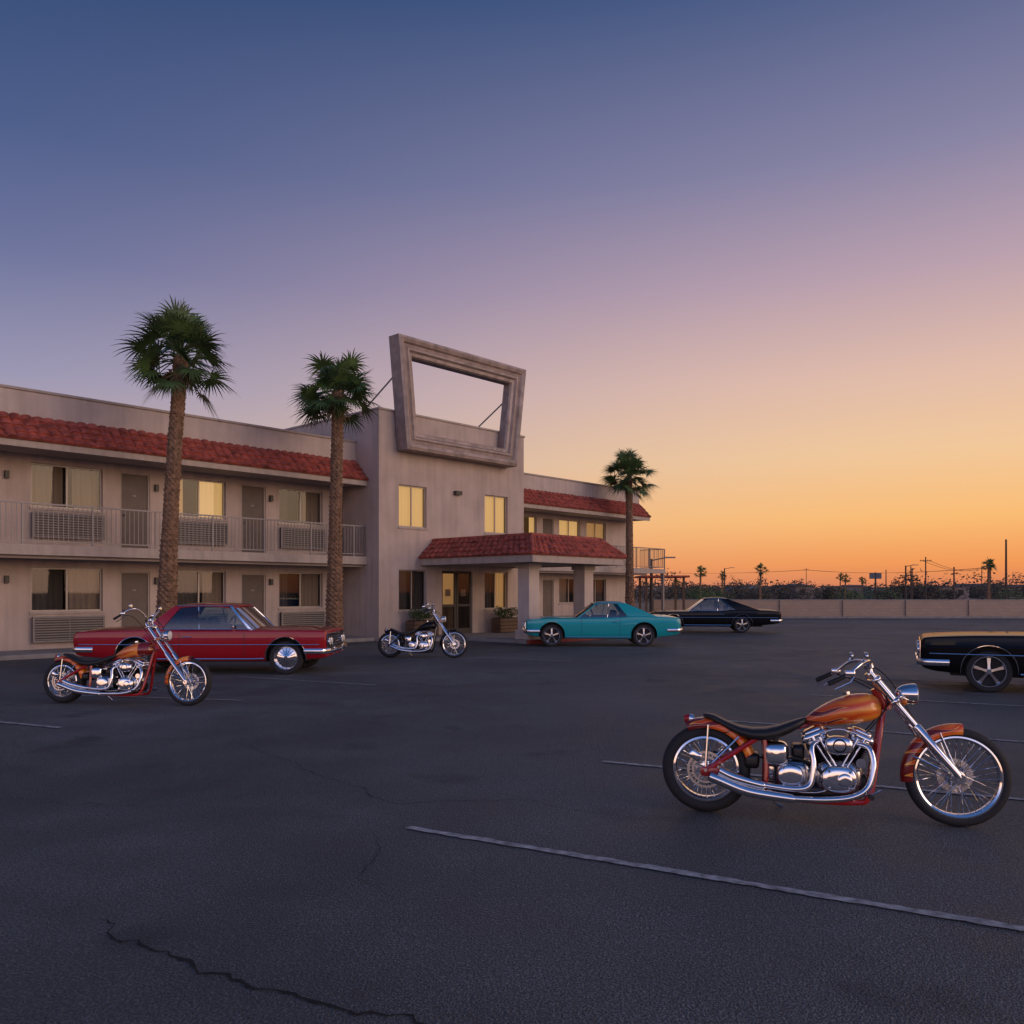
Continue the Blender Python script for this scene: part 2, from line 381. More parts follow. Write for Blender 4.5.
def tiles(mb,A,B,A2,B2,pitch=.27,rows=4,amp=.055):
    A,B,A2,B2=[Vector(x) for x in (A,B,A2,B2)]
    nrm=(B-A).cross(A2-A).normalized()
    if nrm.z<0: nrm=-nrm
    Lm=(B-A).length; n=max(1,int(round(Lm/pitch))); seg=8
    for r in range(rows):
        v0=r/rows; v1=(r+1)/rows
        rows_pts=[]
        jit=[random.uniform(-.016,.016) for _ in range(n+1)]
        for (v,lift,face) in ((v0,-.012,1),(v0,.035,0),(v1+.02,0.0,0)):
            ring=[]
            for i in range(n*seg+1):
                u=i/(n*seg)
                p=(A.lerp(A2,min(v,1))).lerp(B.lerp(B2,min(v,1)),u)
                wv=abs(math.sin(math.pi*(i/seg)))
                h=lift+amp*(wv**.6)+jit[i//seg]*(wv**.5)
                if face==1: h=-.01
                ring.append(tuple(p+nrm*h))
            rows_pts.append(ring)
        mb.loft(rows_pts,'tile',closed=False,caps=False,sm=False)
def rail(mb,a0,a1,b,z0,z1,alongy=False):
    n=int((a1-a0)/.12)
    def bx(u0,u1,h0,h1,z_0,z_1):
        if alongy: mb.box(b+h0,b+h1,u0,u1,z_0,z_1,'metal_rail')
        else: mb.box(u0,u1,b+h0,b+h1,z_0,z_1,'metal_rail')
    bx(a0,a1,-.025,.025,z1-.04,z1); bx(a0,a1,-.015,.015,z0+.08,z0+.11)
    for i in range(n+1):
        x=a0+(a1-a0)*i/n
        if i%14==0: bx(x-.022,x+.022,-.022,.022,z0,z1-.04)
        else: bx(x-.008,x+.008,-.008,.008,z0+.11,z1-.04)
def wing(prefix,a0,a1,be,units,lit,depth=9,endcap=None):
    bw=be+1.4
    mb=MB(); holes=[];
    for u in units:
        if u[0]=='w':
            for z in ((1.12,2.31),(3.92,5.1)): holes.append((u[1],u[2],*z))
        else:
            for z in ((.13,2.25),(2.86,5.1)): holes.append((u[1],u[2],*z))
    wall(mb,a0,a1,0,6.0,bw,holes)
    mb.quad((a0,bw,0),(a0,bw+depth,0),(a0,bw+depth,6.7),(a0,bw,6.7),'stucco'); mb.quad((a1,bw,0),(a1,bw+depth,0),(a1,bw+depth,6.7),(a1,bw,6.7),'stucco')
    mb.quad((a0,bw+depth,0),(a1,bw+depth,0),(a1,bw+depth,6.7),(a0,bw+depth,6.7),'stucco')
    mb.quad((a0,bw,6.45),(a1,bw,6.45),(a1,bw+depth,6.45),(a0,bw+depth,6.45),'concrete')
    mb.build(prefix+'_walls',motel)
    mb=MB()
    mb.box(a0,a1,be+.62,be+.85,5.5,6.80,'stucco_light'); mb.box(a0,a1+.0,be+.58,be+.89,6.802,6.87,'trim')
    mb.box(a0,a1,be+.02,bw-.003,5.30,5.42,'soffit'); mb.box(a0,a1,be-.03,be+.017,5.26,5.46,'trim')
    mb.box(a0,a1,be+.02,bw-.003,2.62,2.84,'soffit'); mb.box(a0,a1,be-.03,be+.017,2.58,2.85,'trim')
    mb.box(a0,a1,be+.15,be+.30,2.50,2.617,'soffit')
    mb.build(prefix+'_slabs_parapet',motel,bevel=.008)
    mb=MB(); tiles(mb,(a0,be-.08,5.44),(a1,be-.08,5.44),(a0,be+.62,6.15),(a1,be+.62,6.15)); 
    if endcap: 
        tiles(mb,(a1,be-.08,5.44),(a1,be+3,5.44),(a1-.001,be+.62,6.15),(a1-.001,be+3,6.15))
    mb.build(prefix+'_tile_roof',motel)
    mb=MB(); rail(mb,a0+.05,a1-.05,be+.03,2.84,3.9); mb.build(prefix+'_balcony_railing',motel)
    mb=MB()
    k=0
    for u in units:
        if u[0]=='w':
            for fl,(z0,z1) in enumerate(((1.12,2.31),(3.92,5.1))):
                c=lit[k%len(lit)]; k+=1
                window(mb,u[1],u[2],z0,z1,bw,*c)
                if not endcap: ac(mb,u[1]+.02,u[2]-.02,z0-.80,z0-.14,bw)
        else:
            for z in ((.13,2.25),(2.86,5.1)):
                door(mb,u[1],u[2],*z,bw)
                if not endcap: mb.box(u[2]+.12,u[2]+.22,bw-.10,bw-.003,z[0]+1.75,z[0]+1.95,'frame_dark')
    mb.build(prefix+'_windows_doors',motel)
U=[('w',-6.4,-4.55),('d',-4.05,-3.2),('w',-2.65,-.8),('d',-.35,.35),('w',1.11,2.96),('d',3.44,4.30),('w',4.98,6.70),('d',7.22,8.1),('w',8.6,10.3)]
lit=[('curtain_dark',),('curtain',),('curtain_dark',),('curtain',),
     ('curtain_dark','frame_alu',1,.95,1.0,'curtain'),('curtain','frame_alu',1,.95,.8,'curtain'),
     ('curtain_dark','frame_alu',1,1,.8,'curtain'),('curtain_glow','frame_alu',1,.5,1,'curtain_lit'),
     ('curtain_dark','frame_alu',1,.5,.9,'curtain'),('curtain_dark','frame_alu',1,.5,1,'curtain')]
wing('left_wing',-8,11.12,0,U,lit)
U2=[('w',18.9,20.3),('w',20.9,22.6),('d',23.0,23.8),('w',24.2,25.8),('w',26.3,27.9)]
lit2=[('curtain_dark',),('curtain_lit',),('curtain_dark','frame_alu',1,1,1,'curtain'),('curtain_lit','frame_alu',1,1,.4),('curtain','frame_alu',1,1,.3),('curtain_lit',),('curtain_dark',),('curtain_glow',)]
wing('right_wing',18.38,29.7,.94,U2,lit2,endcap=True)
mb=MB(); mb.box(10.75,11.1,1.36,1.395,.12,2.3,'dark'); mb.box(10.75,11.1,1.36,1.395,2.86,5.1,'dark'); mb.build('stair_shade_panels',motel)  # flat dark panels on the wall, their colour standing in for shaded openings
mb=MB(); T0,T1,TB=11.12,18.38,-.65
H=[(11.98,13.25,3.9,5.35),(16.17,17.45,3.9,5.35),(11.98,13.25,1.0,2.42),(16.17,17.45,1.0,2.42),(13.98,15.52,.12,2.42)]
wall(mb,T0,T1,0,7.79,TB,H)
mb.quad((T0,TB,0),(T0,8,0),(T0,8,7.79),(T0,TB,7.79),'stucco'); mb.quad((T1,TB,0),(T1,8,0),(T1,8,7.79),(T1,TB,7.79),'stucco'); mb.quad((T0,8,0),(T1,8,0),(T1,8,7.79),(T0,8,7.79),'stucco')
mb.box(T0+.25,T1-.25,TB+.25,7.75,7.1,7.3,'concrete')
mb.quad((T0+.25,TB+.25,7.3),(T1-.25,TB+.25,7.3),(T1-.25,TB+.25,7.79),(T0+.25,TB+.25,7.79),'stucco')
mb.quad((T0+.25,TB+.25,7.3),(T0+.25,7.75,7.3),(T0+.25,7.75,7.79),(T0+.25,TB+.25,7.79),'stucco')
mb.build('tower_walls',motel)
mb=MB()
mb.box(T0-.04,T1+.04,TB-.04,TB+.28,7.792,7.86,'trim'); mb.box(T0-.04,T0+.28,TB+.282,8.04,7.792,7.86,'trim'); mb.box(T1-.28,T1+.04,TB+.282,8.04,7.792,7.86,'trim')
mb.box(T0-4.2,T0-.05,4.0,9.0,6.46,7.45,'stucco_light'); mb.box(T0-4.25,T0-.05,3.95,9.05,7.452,7.52,'trim')
mb.build('tower_coping_and_roof_block',motel,bevel=.008)
mb=MB()
window(mb,*H[0],TB,'curtain_lit','frame_alu',1); window(mb,*H[1],TB,'curtain_lit','frame_alu',1)
window(mb,*H[2],TB,'curtain_dark','frame_alu',1,.8,.7); window(mb,*H[3],TB,'curtain_dark','frame_alu',1,.9,.8,'curtain_glow')
x0,x1,z0,z1=H[4][:4]; B=TB+.06
for (a,b) in ((x0,(x0+x1)/2-.01),((x0+x1)/2+.01,x1)):
    for q in ((a,a+.09,z0,z1),(b-.09,b,z0,z1)): mb.box(q[0],q[1],B,B+.05,q[2],q[3],'frame_dark')
    mb.box(a+.09,b-.09,B,B+.05,z0,z0+.2,'frame_dark'); mb.box(a+.09,b-.09,B,B+.05,z1-.1,z1,'frame_dark'); mb.box(a+.09,b-.09,B,B+.05,1.12,1.2,'frame_dark')
    mb.quad((a+.09,B+.03,z0+.2),(b-.09,B+.03,z0+.2),(b-.09,B+.03,z1-.1),(a+.09,B+.03,z1-.1),'winglass')
    mb.box(a+.25,b-.25,B+.038,B+.045,1.5,1.75,'curtain')
mb.quad((x0,B+.9,0),(x1,B+.9,0),(x1,B+.9,2.6),(x0,B+.9,2.6),'curtain_glow')
mb.box(x0+.2,x0+.55,B+.6,B+.8,.12,1.7,'wood'); mb.box(x1-.75,x1-.3,B+.5,B+.8,.12,1.1,'wood')
mb.box(14.55,14.85,TB-.16,TB-.003,5.2,5.34,'frame_dark')
mb.build('tower_windows_doors',motel)
def signframe():
    mb=MB()
    O=[(11.50,10.30),(17.90,10.30),(17.38,6.48),(11.88,6.48)]
    def inset(P,d):
        n=len(P); out=[]
        for i in range(n):
            p0=Vector(P[i-1]);p=Vector(P[i]);p1=Vector(P[(i+1)%n])
            e0=(p-p0).normalized(); e1=(p1-p).normalized()
            n0=Vector((e0.y,-e0.x)); n1=Vector((e1.y,-e1.x))
            k=d/(1+n0.dot(n1)); out.append(tuple(p+(n0+n1)*k))
        return out
    prof=[(0,-.70),(0,-1.22),(.10,-1.28),(.20,-1.22),(.24,-1.14),(.34,-1.14),(.38,-1.20),(.44,-1.20),(.50,-1.12),(.60,-1.10),(.64,-1.02),(.64,-.70),(0,-.70)]
    rings=[]
    for d,b in prof:
        rings.append([(x,b,z) for x,z in inset(O,d)])
    for i in range(len(rings)-1):
        for j in range(4):
            k=(j+1)%4; mb.quad(rings[i][j],rings[i][k],rings[i+1][k],rings[i+1][j],'sign_edge' if i in(0,4,7,10) else 'sign_paint')
    for x in (11.9,17.4,14.6):
        mb.path([(x,-.72,9.2 if x!=14.6 else 6.9),(x,2.6,7.35)],.03,'metal_rail',n=6)
    mb.path([(12.1,-.72,7.6),(12.1,.6,7.35)],.03,'metal_rail',n=6)
    mb.build('blank_sign_frame',motel,bevel=.006)
signframe()
mb=MB(); c0,c1,cb0,cb1=12.93,17.75,-5.93,-.66
mb.box(c0+.12,c1-.12,cb0+.12,cb1,2.62,2.80,'soffit')
mb.box(c0,c1,cb0,cb0+.117,2.58,2.84,'trim'); mb.box(c0,c0+.117,cb0+.12,cb1,2.58,2.84,'trim'); mb.box(c1-.117,c1,cb0+.12,cb1,2.58,2.84,'trim')
mb.box(c0+.6,c1-.6,cb0+.6,cb1,3.2,3.38,'concrete')
for a in (13.95,16.85):
    for b in (-4.85,):
        mb.box(a-.25,a+.25,b-.25,b+.25,.1,2.617,'stucco_light'); mb.box(a-.31,a+.31,b-.31,b+.31,.1,.42,'stucco'); mb.box(a-.30,a+.30,b-.30,b+.30,2.42,2.60,'trim')
mb.build('canopy_structure',motel,bevel=.012)
mb=MB(); s=.62
tiles(mb,(c0-.06,cb0-.06,2.82),(c1+.06,cb0-.06,2.82),(c0+s,cb0+s,3.45),(c1-s,cb0+s,3.45),rows=4)
tiles(mb,(c0-.06,cb0-.06,2.82),(c0-.06,cb1,2.82),(c0+s,cb0+s,3.45),(c0+s,cb1,3.45),rows=4)
tiles(mb,(c1+.06,cb0-.06,2.82),(c1+.06,cb1,2.82),(c1-s,cb0+s,3.45),(c1-s,cb1,3.45),rows=4)
for (p,q) in (((c0-.06,cb0-.06,2.88),(c0+s,cb0+s,3.5)),((c1+.06,cb0-.06,2.88),(c1-s,cb0+s,3.5)),((c0+s,cb0+s,3.48),(c1-s,cb0+s,3.48)),((c0+s,cb0+s,3.48),(c0+s,cb1,3.48))):
    mb.path([p,q],.07,'tile',n=8)
mb.build('canopy_tile_roof',motel)
sw=empty('sidewalk',(-12.5,20.8,0),math.atan2(.734,.68)); mb=MB()
mb.box(-8,11.11,-.35,1.395,.0,.12,'concrete'); mb.box(-8,11.11,-.5,-.353,0,.118,'concrete')
mb.box(11.113,18.37,-2.0,TB-.003,0,.12,'concrete'); mb.box(11.113,13.2,-2.15,-2.003,0,.118,'concrete')
mb.box(13.3,17.5,-5.35,-2.003,0,.119,'concrete'); mb.box(13.3,17.5,-5.5,-5.353,0,.121,'red_kerb')
mb.box(18.373,31,-.9,2.335,0,.12,'concrete')
mb.build('slabs_and_kerb',sw,bevel=.015)
mb=MB()
mb.box(29.72,31.2,.95,2.6,2.62,2.84,'trim'); rail(mb,29.75,31.15,.98,2.84,3.9); rail(mb,.98,2.5,31.15,2.84,3.9,True)
mb.box(31.05,31.17,1.0,1.12,0,2.615,'metal_rail')
mb.build('end_balcony',motel)

# ---------------------------------------------------------------- plants
def palm(loc,h,lean,r,seed,crown=1.0,nf=60):
    rnd=random.Random(seed); e=empty('palm_tree',loc)
    mb=MB(); n=28; m=int(h*22); rings=[]
    for i in range(m+1):
        t=i/m; z=t*h; cx=lean[0]*t**1.6; cy=lean[1]*t**1.6
        rr=r*(1.28-.30*min(1,t*2.2)-.22*t) if t<.93 else r*.76*(1+.25*math.sin((t-.93)/.07*math.pi))*(1-.5*max(0,(t-.97)/.03))
        if t<.05: rr*=1+.35*(1-t/.05)
        ring=[]
        for k in range(n):
            th=2*math.pi*k/n
            a=(k/n*9+i/3.1)%1; b=(k/n*9-i/3.1)%1
            d=(1-abs(2*a-1))*(1-abs(2*b-1))
            q=rr*(1+.34*(d-.3))+rnd.uniform(-.008,.008)
            ring.append((cx+q*math.cos(th),cy+q*math.sin(th),z))
        rings.append(ring)
    mb.loft(rings,'trunk',sm=False); mb.build('trunk',e)
    mb=MB(); top=Vector((lean[0],lean[1],h))
    def frond(az,el,pl,fl,m,nl=20):
        d=Vector((math.cos(az)*math.cos(el),math.sin(az)*math.cos(el),math.sin(el)))
        side=Vector((-math.sin(az),math.cos(az),0)); up=d.cross(side)*-1
        if up.z<0 and el>-1: up=-up
        base=top+Vector((0,0,rnd.uniform(-.35,.05))); hub=base+d*pl+Vector((0,0,-.12*pl*math.cos(el)))
        mb.path([base,base+d*pl*.5+Vector((0,0,.03)),hub],[.022,.016,.012],m,n=4)
        roll=rnd.uniform(-.8,.8)
        s2=side*math.cos(roll)+up*math.sin(roll); u2=up*math.cos(roll)-side*math.sin(roll)
        for i in range(nl):
            a=math.radians(-110+220*(i+.5)/nl+rnd.uniform(-4,4)); L_=fl*(1-.25*abs(a)/2)*rnd.uniform(.78,1.1)
            ld=(d*math.cos(a)+s2*math.sin(a)+u2*.12).normalized()
            wdir=ld.cross(u2).normalized(); wmax=.028*crown
            pr=None
            for k in range(5):
                t=k/4; p=hub+ld*L_*t+Vector((0,0,-1))*(.30*L_*t**2.4)
                ww=wmax*(.3,1,.8,.45,.05)[k]
                cur=(p-wdir*ww,p+wdir*ww)
                if pr: mb.quad(pr[0],pr[1],cur[1],cur[0],m)
                pr=cur
    for i in range(nf):
        t=i/nf; el=math.radians(84-122*t**.95+rnd.uniform(-10,10)); az=i*2.39996+rnd.uniform(-.35,.35)
        frond(az,el,rnd.uniform(.40,1.0)*crown,rnd.uniform(.60,.80)*crown,'frond')
    for i in range(8):
        frond(rnd.uniform(0,6.28),math.radians(rnd.uniform(-75,-50)),.4*crown,.5*crown,'frond_dry' if i%2 else 'frond',12)
    mb.build('fronds',e)
    return e
palm((-8.75,21.5,0),7.75,(.40,.0),.21,1,1.04)
palm((-5.35,25.6,0),7.8,(.12,.0),.215,2,1.0)
palm((5.55,40,0),7.2,(-.05,0),.19,3,1.0)
def leafball(mb,c,rx,ry,rz,n,sz,m,rnd):
    for i in range(n):
        v=Vector((rnd.gauss(0,1),rnd.gauss(0,1),rnd.gauss(0,1))).normalized()*rnd.uniform(.6,1.08)
        p=Vector((c[0]+v.x*rx,c[1]+v.y*ry,c[2]+v.z*rz)); a=Vector((rnd.gauss(0,1),rnd.gauss(0,1),rnd.gauss(0,1))).normalized(); b=a.orthogonal().normalized()
        s_=sz*rnd.uniform(.6,1.4); mb.quad(p-a*s_,p-b*s_*.45,p+a*s_,p+b*s_*.45,m)
def planter(loc,rz,seed):
    e=empty('planter_bush',loc,rz); mb=MB()
    for i in range(4): mb.box(-.55,.55,-.24,.24,.02+i*.13,.14+i*.13,'wood')
    mb.box(-.5,.5,-.2,.2,.5,.56,'dark'); mb.build('box',e,bevel=.008)
    mb=MB(); rnd=random.Random(seed); 
    for k in range(6): leafball(mb,(-.4+k*.16,rnd.uniform(-.05,.05),.74+rnd.uniform(-.05,.1)),.17,.2,.2,240,.035,'leaf',rnd)
    mb.build('foliage',e)
def bl(a,b,z=0): return (-12.5+.68*a-.734*b,20.8+.734*a+.68*b,z)
planter(bl(12.6,-1.15,.12),math.atan2(.734,.68),5); planter(bl(16.75,-1.2,.12),math.atan2(.734,.68),6)

# ---------------------------------------------------------------- motorcycle
def motorcycle(loc,rz,wb=1.73,paint='flame_paint',frame='red_frame',barh=0,lean=4,bars='mini'):
    e=empty('motorcycle',loc,rot=(math.radians(-lean),0,rz)); e.rotation_mode='XYZ'
    sx=wb/1.73
    Rr,Rf=.325,.345
    def wheel(name,c,R,h,w_,rear):
        mb=MB(); q=[]
        for k in range(17):
            a=math.pi*2*k/16; q.append((R-h/2+h/2*math.sin(a),w_/2*math.copysign(abs(math.cos(a))**.75,math.cos(a))))
        mb.lathe_y(c,q,'rubber',n=64)
        ri=R-h+.012
        mb.lathe_y(c,[(ri,-w_*.36),(ri+.008,-w_*.42),(ri-.006,-w_*.44),(ri-.018,-w_*.36),(ri-.022,-w_*.2),(ri-.026,0),(ri-.022,w_*.2),(ri-.018,w_*.36),(ri+.008,w_*.42),(ri,w_*.36)],'chrome',n=64)
        mb.disc(c,(0,1,0),.026,w_*.9,'chrome',n=20); 
        for sgn in(-1,1): mb.lathe_y((c[0],sgn*w_*.33,c[2]),[(.02,-.01),(.046,-.007),(.048,0),(.046,.007),(.02,.01)],'chrome',n=24)
        mb.disc(c,(0,1,0),.012,.30 if rear else .24,'steel',n=12)
        ns=40
        for i in range(ns):
            a=2*math.pi*i/ns; sg=1 if i%2 else -1; tw=.55*(1 if (i//2)%2 else -1)
            p0=(c[0]+.045*math.cos(a+tw),sg*w_*.33,c[2]+.045*math.sin(a+tw)); p1=(c[0]+(ri-.02)*math.cos(a),sg*.01,c[2]+(ri-.02)*math.sin(a))
            mb.path([p0,p1],.0022,'chrome',n=4)
        if rear:
            cc=(c[0],-.108,c[2])
            for (r0,r1) in ((.085,.100),(.118,.135)): mb.lathe_y(cc,[(r0,-.003),(r1,-.003),(r1,.003),(r0,.003),(r0,-.003)],'steel',n=48)
            for k in range(24):
                a=k*math.pi/12; mb.path([(cc[0]+.098*math.cos(a),cc[1],cc[2]+.098*math.sin(a)),(cc[0]+.120*math.cos(a+.06),cc[1],cc[2]+.120*math.sin(a+.06))],.0045,'steel',n=5)
            for k in range(5):
                a=k*math.pi*2/5; mb.path([(cc[0]+.03*math.cos(a),cc[1],cc[2]+.03*math.sin(a)),(cc[0]+.09*math.cos(a+.3),cc[1],cc[2]+.09*math.sin(a+.3))],.008,'steel',n=5)
            mb.lathe_y((c[0],.11,c[2]),[(.04,-.004),(.115,-.004),(.115,.004),(.04,.004)],'steel',n=40)
            mb.sell((-.075*1,-.125,c[2]+.105),Matrix.Rotation(math.radians(35),3,'Y')@Matrix.Rotation(math.radians(90),3,'X'),.05,.032,.028,'chrome')
        else:
            cc=(c[0],.062,c[2]); mb.lathe_y(cc,[(.075,-.003),(.12,-.003),(.12,.003),(.075,.003),(.075,-.003)],'steel',n=40)
        mb.build(name,e)
    wheel('rear_wheel',(0,0,Rr),Rr,.105,.165,True); wheel('front_wheel',(wb,0,Rf),Rf,.075,.095,False)
    X=lambda p:(p[0]*sx,p[1],p[2])
    def XP(ps): return [X(p) for p in ps]
    mb=MB()
    for s in(-1,1):
        mb.path(XP([(0,s*.13,.325),(.18,s*.13,.25),(.42,s*.13,.17),(.7,s*.13,.145),(1.02,s*.13,.145),(1.13,s*.12,.19),(1.19,s*.07,.45),(1.245,s*.02,.80)]),.020,frame,n=10,smooth=5)
        mb.path(XP([(0,s*.13,.325),(.16,s*.125,.43),(.34,s*.10,.55),(.45,s*.06,.60)]),.019,frame,n=10,smooth=4)
        mb.path(XP([(.42,s*.10,.585),(.43,s*.12,.35),(.42,s*.13,.17)]),.017,frame,n=10,smooth=4)
    mb.path(XP([(1.25,0,.87),(1.0,0,.78),(.7,0,.67),(.42,0,.60)]),.022,frame,n=10,smooth=5)
    mb.path(XP([(1.20,0,.955),(1.275,0,.80)]),.038,frame,n=14)
    mb.path([X((.42,-.13,.2)),X((.42,.13,.2))],.014,frame); mb.path([X((1.05,-.13,.147)),X((1.05,.13,.147))],.014,frame)
    for s in(-1,1): mb.sell((.03,s*.135,.315),Matrix.Rotation(math.radians(90),3,'X'),.07,.035,.012,frame)
    mb.build('frame',e)
    mb=MB(); A=Vector((wb,0,Rf)); Tp=Vector((1.155*sx,0,1.06+barh*.35)); D=(A-Tp)
    for s in(-1,1):
        o=Vector((0,s*.095,0)); 
        mb.path([Tp+o,Tp+D*.55+o],.021,'chrome',n=14); mb.path([Tp+D*.50+o,Tp+D*.52+o,Tp+D*.96+o,Tp+D*1.03+o],[.022,.031,.030,.022],'chrome',n=14)
        mb.path([Tp+D*.08+o,Tp+D*.25+o],.027,'chrome',n=14)
        mb.disc(tuple(A+o),(0,1,0),.03,.05,'chrome',n=16)
    dn=D.normalized(); ang=math.atan2(dn.x,-dn.z)
    R=Matrix.Rotation(-ang,3,'Y')
    for t in (.06,.27): mb.sell(Tp+D*t,R,.040,.135,.020,'chrome')
    bt=Tp.z
    for s in(-1,1):
        if bars=='mini': pts=[(Tp.x+.01,s*.05,bt),(Tp.x-.0,s*.06,bt+.06),(Tp.x-.03,s*.20,bt+.09),(Tp.x-.10,s*.33,bt+.07),(Tp.x-.20,s*.385,bt-.01),(Tp.x-.31,s*.40,bt-.065)]
        else: pts=[(Tp.x+.01,s*.05,bt),(Tp.x+.0,s*.10,bt+.10),(Tp.x-.03,s*.28,bt+.20),(Tp.x-.10,s*.36,bt+.19),(Tp.x-.20,s*.39,bt+.12),(Tp.x-.30,s*.40,bt+.06)]
        mb.path(pts,.0125,'chrome',n=10,smooth=5)
        g0=Vector(pts[-2]);g1=Vector(pts[-1]); mb.path([g0.lerp(g1,.1),g1,g1+(g1-g0)*.12],[.017,.018,.015],'rubber',n=12)
        mb.path([g0+Vector((.05,0,.0)),g0.lerp(g1,.3)+Vector((.06,0,-.03)),g1+Vector((.03,0,-.045))],.006,'chrome',n=6)
        mb.sell(g0+Vector((.02,0,.015)),Matrix.Identity(3),.035,.022,.022,'chrome')
        mp=Vector(pts[3])+Vector((.03,s*.02,.055)); mb.path([Vector(pts[3]),mp],.005,'chrome',n=6)
        mb.sell(mp,Matrix.Rotation(math.radians(80),3,'Y'),.028,.045,.012,'chrome',p=1)
        mb.path([g0+Vector((.03,0,-.01)),g0+Vector((.16,-s*.10,-.06)),(1.27*sx,s*.07,.86),(1.15*sx,s*.05,.66),(1.02*sx,s*.04,.55)],.005,'rubber',n=6,smooth=6)
    mb.path([Vector((Tp.x+.02,.12,bt+.07)),Vector((Tp.x+.16,.09,bt-.05)),Tp+D*.5+Vector((.05,.09,0)),A+Vector((-.02,.07,.1))],.005,'rubber',n=6,smooth=6)
    hl=Tp+D*.20+Vector((.15,0,.0)); mb.path([hl+Vector((-.09,0,0)),hl+Vector((-.075,0,0)),hl+Vector((-.045,0,0)),hl+Vector((-.0,0,0)),hl+Vector((.04,0,0)),hl+Vector((.05,0,0))],[.015,.042,.062,.074,.078,.074],'chrome',n=24)
    mb.path([hl+Vector((.045,0,0)),hl+Vector((.057,0,0)),hl+Vector((.065,0,0))],[.070,.055,.02],'lens',n=24)
    mb.path([hl+Vector((-.02,0,-.07)),Tp+D*.27],.012,'chrome')
    for s in (-1,1): mb.sphere(tuple(Tp+D*.27+Vector((.05,s*.15,0))),.024,'amber',n=10); mb.path([Tp+D*.27+Vector((.02,s*.1,0)),Tp+D*.27+Vector((.05,s*.15,0))],.008,'chrome')
    mb.disc(tuple(Tp+Vector((-.0,0,.05))),(-.4,0,1),.034,.03,'chrome',n=20)
    mb.build('fork_and_handlebars',e,sharp=50)
    mb=MB(); st=[(.0,.012,.010),(.03,.035,.03),(.12,.07,.055),(.28,.108,.085),(.45,.135,.105),(.62,.148,.116),(.78,.142,.116),(.90,.110,.10),(.97,.068,.07),(1,.02,.02)]
    rings=[]
    for t,hw,hh in st:
        cx=.70+.54*t; cz=.690+.13*t+.02*math.sin(math.pi*t)
        ring=[]
        for k in range(24):
            a=2*math.pi*k/24; c_,s_=math.cos(a),math.sin(a)
            y=hw*math.copysign(abs(c_)**.85,c_); z=hh*math.copysign(abs(s_)**.85,s_)
            if s_<0: z*=.85
            ring.append(((cx-(z*.15))*sx,y,cz+z))
        rings.append(ring)
    mb.loft(rings,paint); o=mb.build('fuel_tank',e,sharp=80); sm=o.modifiers.new('s','SUBSURF'); sm.levels=1; sm.render_levels=2
    mb=MB(); mb.disc(X((1.0,-.03,.915)),(-.15,0,1),.026,.02,'chrome',n=20); mb.build('fuel_cap',e)
    mb=MB(); rings=[]
    for x,z,hw,th in [(-.02,.725,.02,.012),(.0,.728,.07,.03),(.06,.715,.10,.045),(.15,.672,.115,.05),(.25,.632,.135,.06),(.34,.618,.145,.07),(.43,.622,.145,.075),(.52,.642,.125,.075),(.62,.682,.09,.065),(.70,.715,.065,.045),(.73,.72,.02,.012)]:
        ring=[]
        for k in range(16):
            a=2*math.pi*k/16; c_,s_=math.cos(a),math.sin(a)
            ring.append((x*sx,hw*math.copysign(abs(c_)**.7,c_),z-th*.35+th*.65*math.copysign(abs(s_)**.7,s_)))
        rings.append(ring)
    mb.loft(rings,'leather'); mb.build('seat',e,sharp=80)
    def fender(name,c,R,a0,a1,hw,m):
        mb=MB(); rings=[]
        for i in range(33):
            t=i/32; a=math.radians(a0+(a1-a0)*t); ring=[]; w2=hw*(1-.25*(abs(2*t-1)**4))
            for off in (0,-.006):
                seq=range(-6,7) if off==0 else range(6,-7,-1)
                for k in seq:
                    ph=k/6*math.pi/2; r_=R+off+.07*(math.cos(ph)**.7-1); ring.append((c[0]+r_*math.cos(a),(w2+off)*math.sin(ph),c[2]+r_*math.sin(a)))
            rings.append(ring)
        mb.loft(rings,m); mb.build(name,e,sharp=60)
    fender('rear_fender',(0,0,Rr),Rr+.055,8,114,.108,paint)
    fender('front_fender',(wb,0,Rf),Rf+.030,84,188,.068,paint)
    mb=MB()
    for s in(-1,1):
        mb.path([(0,s*.12,Rr),(.02,s*.11,Rr+.33)],.009,'chrome'); mb.path([(0,s*.12,Rr),(.24,s*.11,Rr+.25)],.009,'chrome')
        mb.path([(wb,s*.07,Rf),(wb-.30,s*.066,Rf+.14)],.006,'chrome'); mb.path([(wb,s*.07,Rf),(wb-.12,s*.066,Rf+.31)],.006,'chrome')
    mb.path([(-.12,0,Rr+.365),(-.16,0,Rr+.36)],[.035,.03],'redlens',n=14); mb.path([(-.09,0,Rr+.36),(-.125,0,Rr+.365)],[.03,.038],'chrome',n=14)
    mb.build('fender_struts_tail_lamp',e)
    mb=MB()
    def rb(cx,cz,a,b,y0,y1,m,ang=0,n=28,p=.45):
        rings=[]; dy=y1-y0
        for f,k_ in ((0,.9),(.04,1),(.55,1),(.78,.96),(.92,.84),(.985,.62),(1,.35),(1.0,.03)):
            y=y0+dy*f; ring=[]
            for k in range(n):
                t=2*math.pi*k/n; u=a*k_*math.copysign(abs(math.cos(t))**p,math.cos(t)); v=b*k_*math.copysign(abs(math.sin(t))**p,math.sin(t))
                ring.append(((cx)*sx+u*math.cos(ang)-v*math.sin(ang),y,cz+u*math.sin(ang)+v*math.cos(ang)))
            rings.append(ring)
        mb.loft(rings,m)
    rb(.93,.31,.175,.13,.10,-.115,'steel',p=.7); rb(.93,.30,.125,.10,-.10,-.165,'chrome',p=.8)
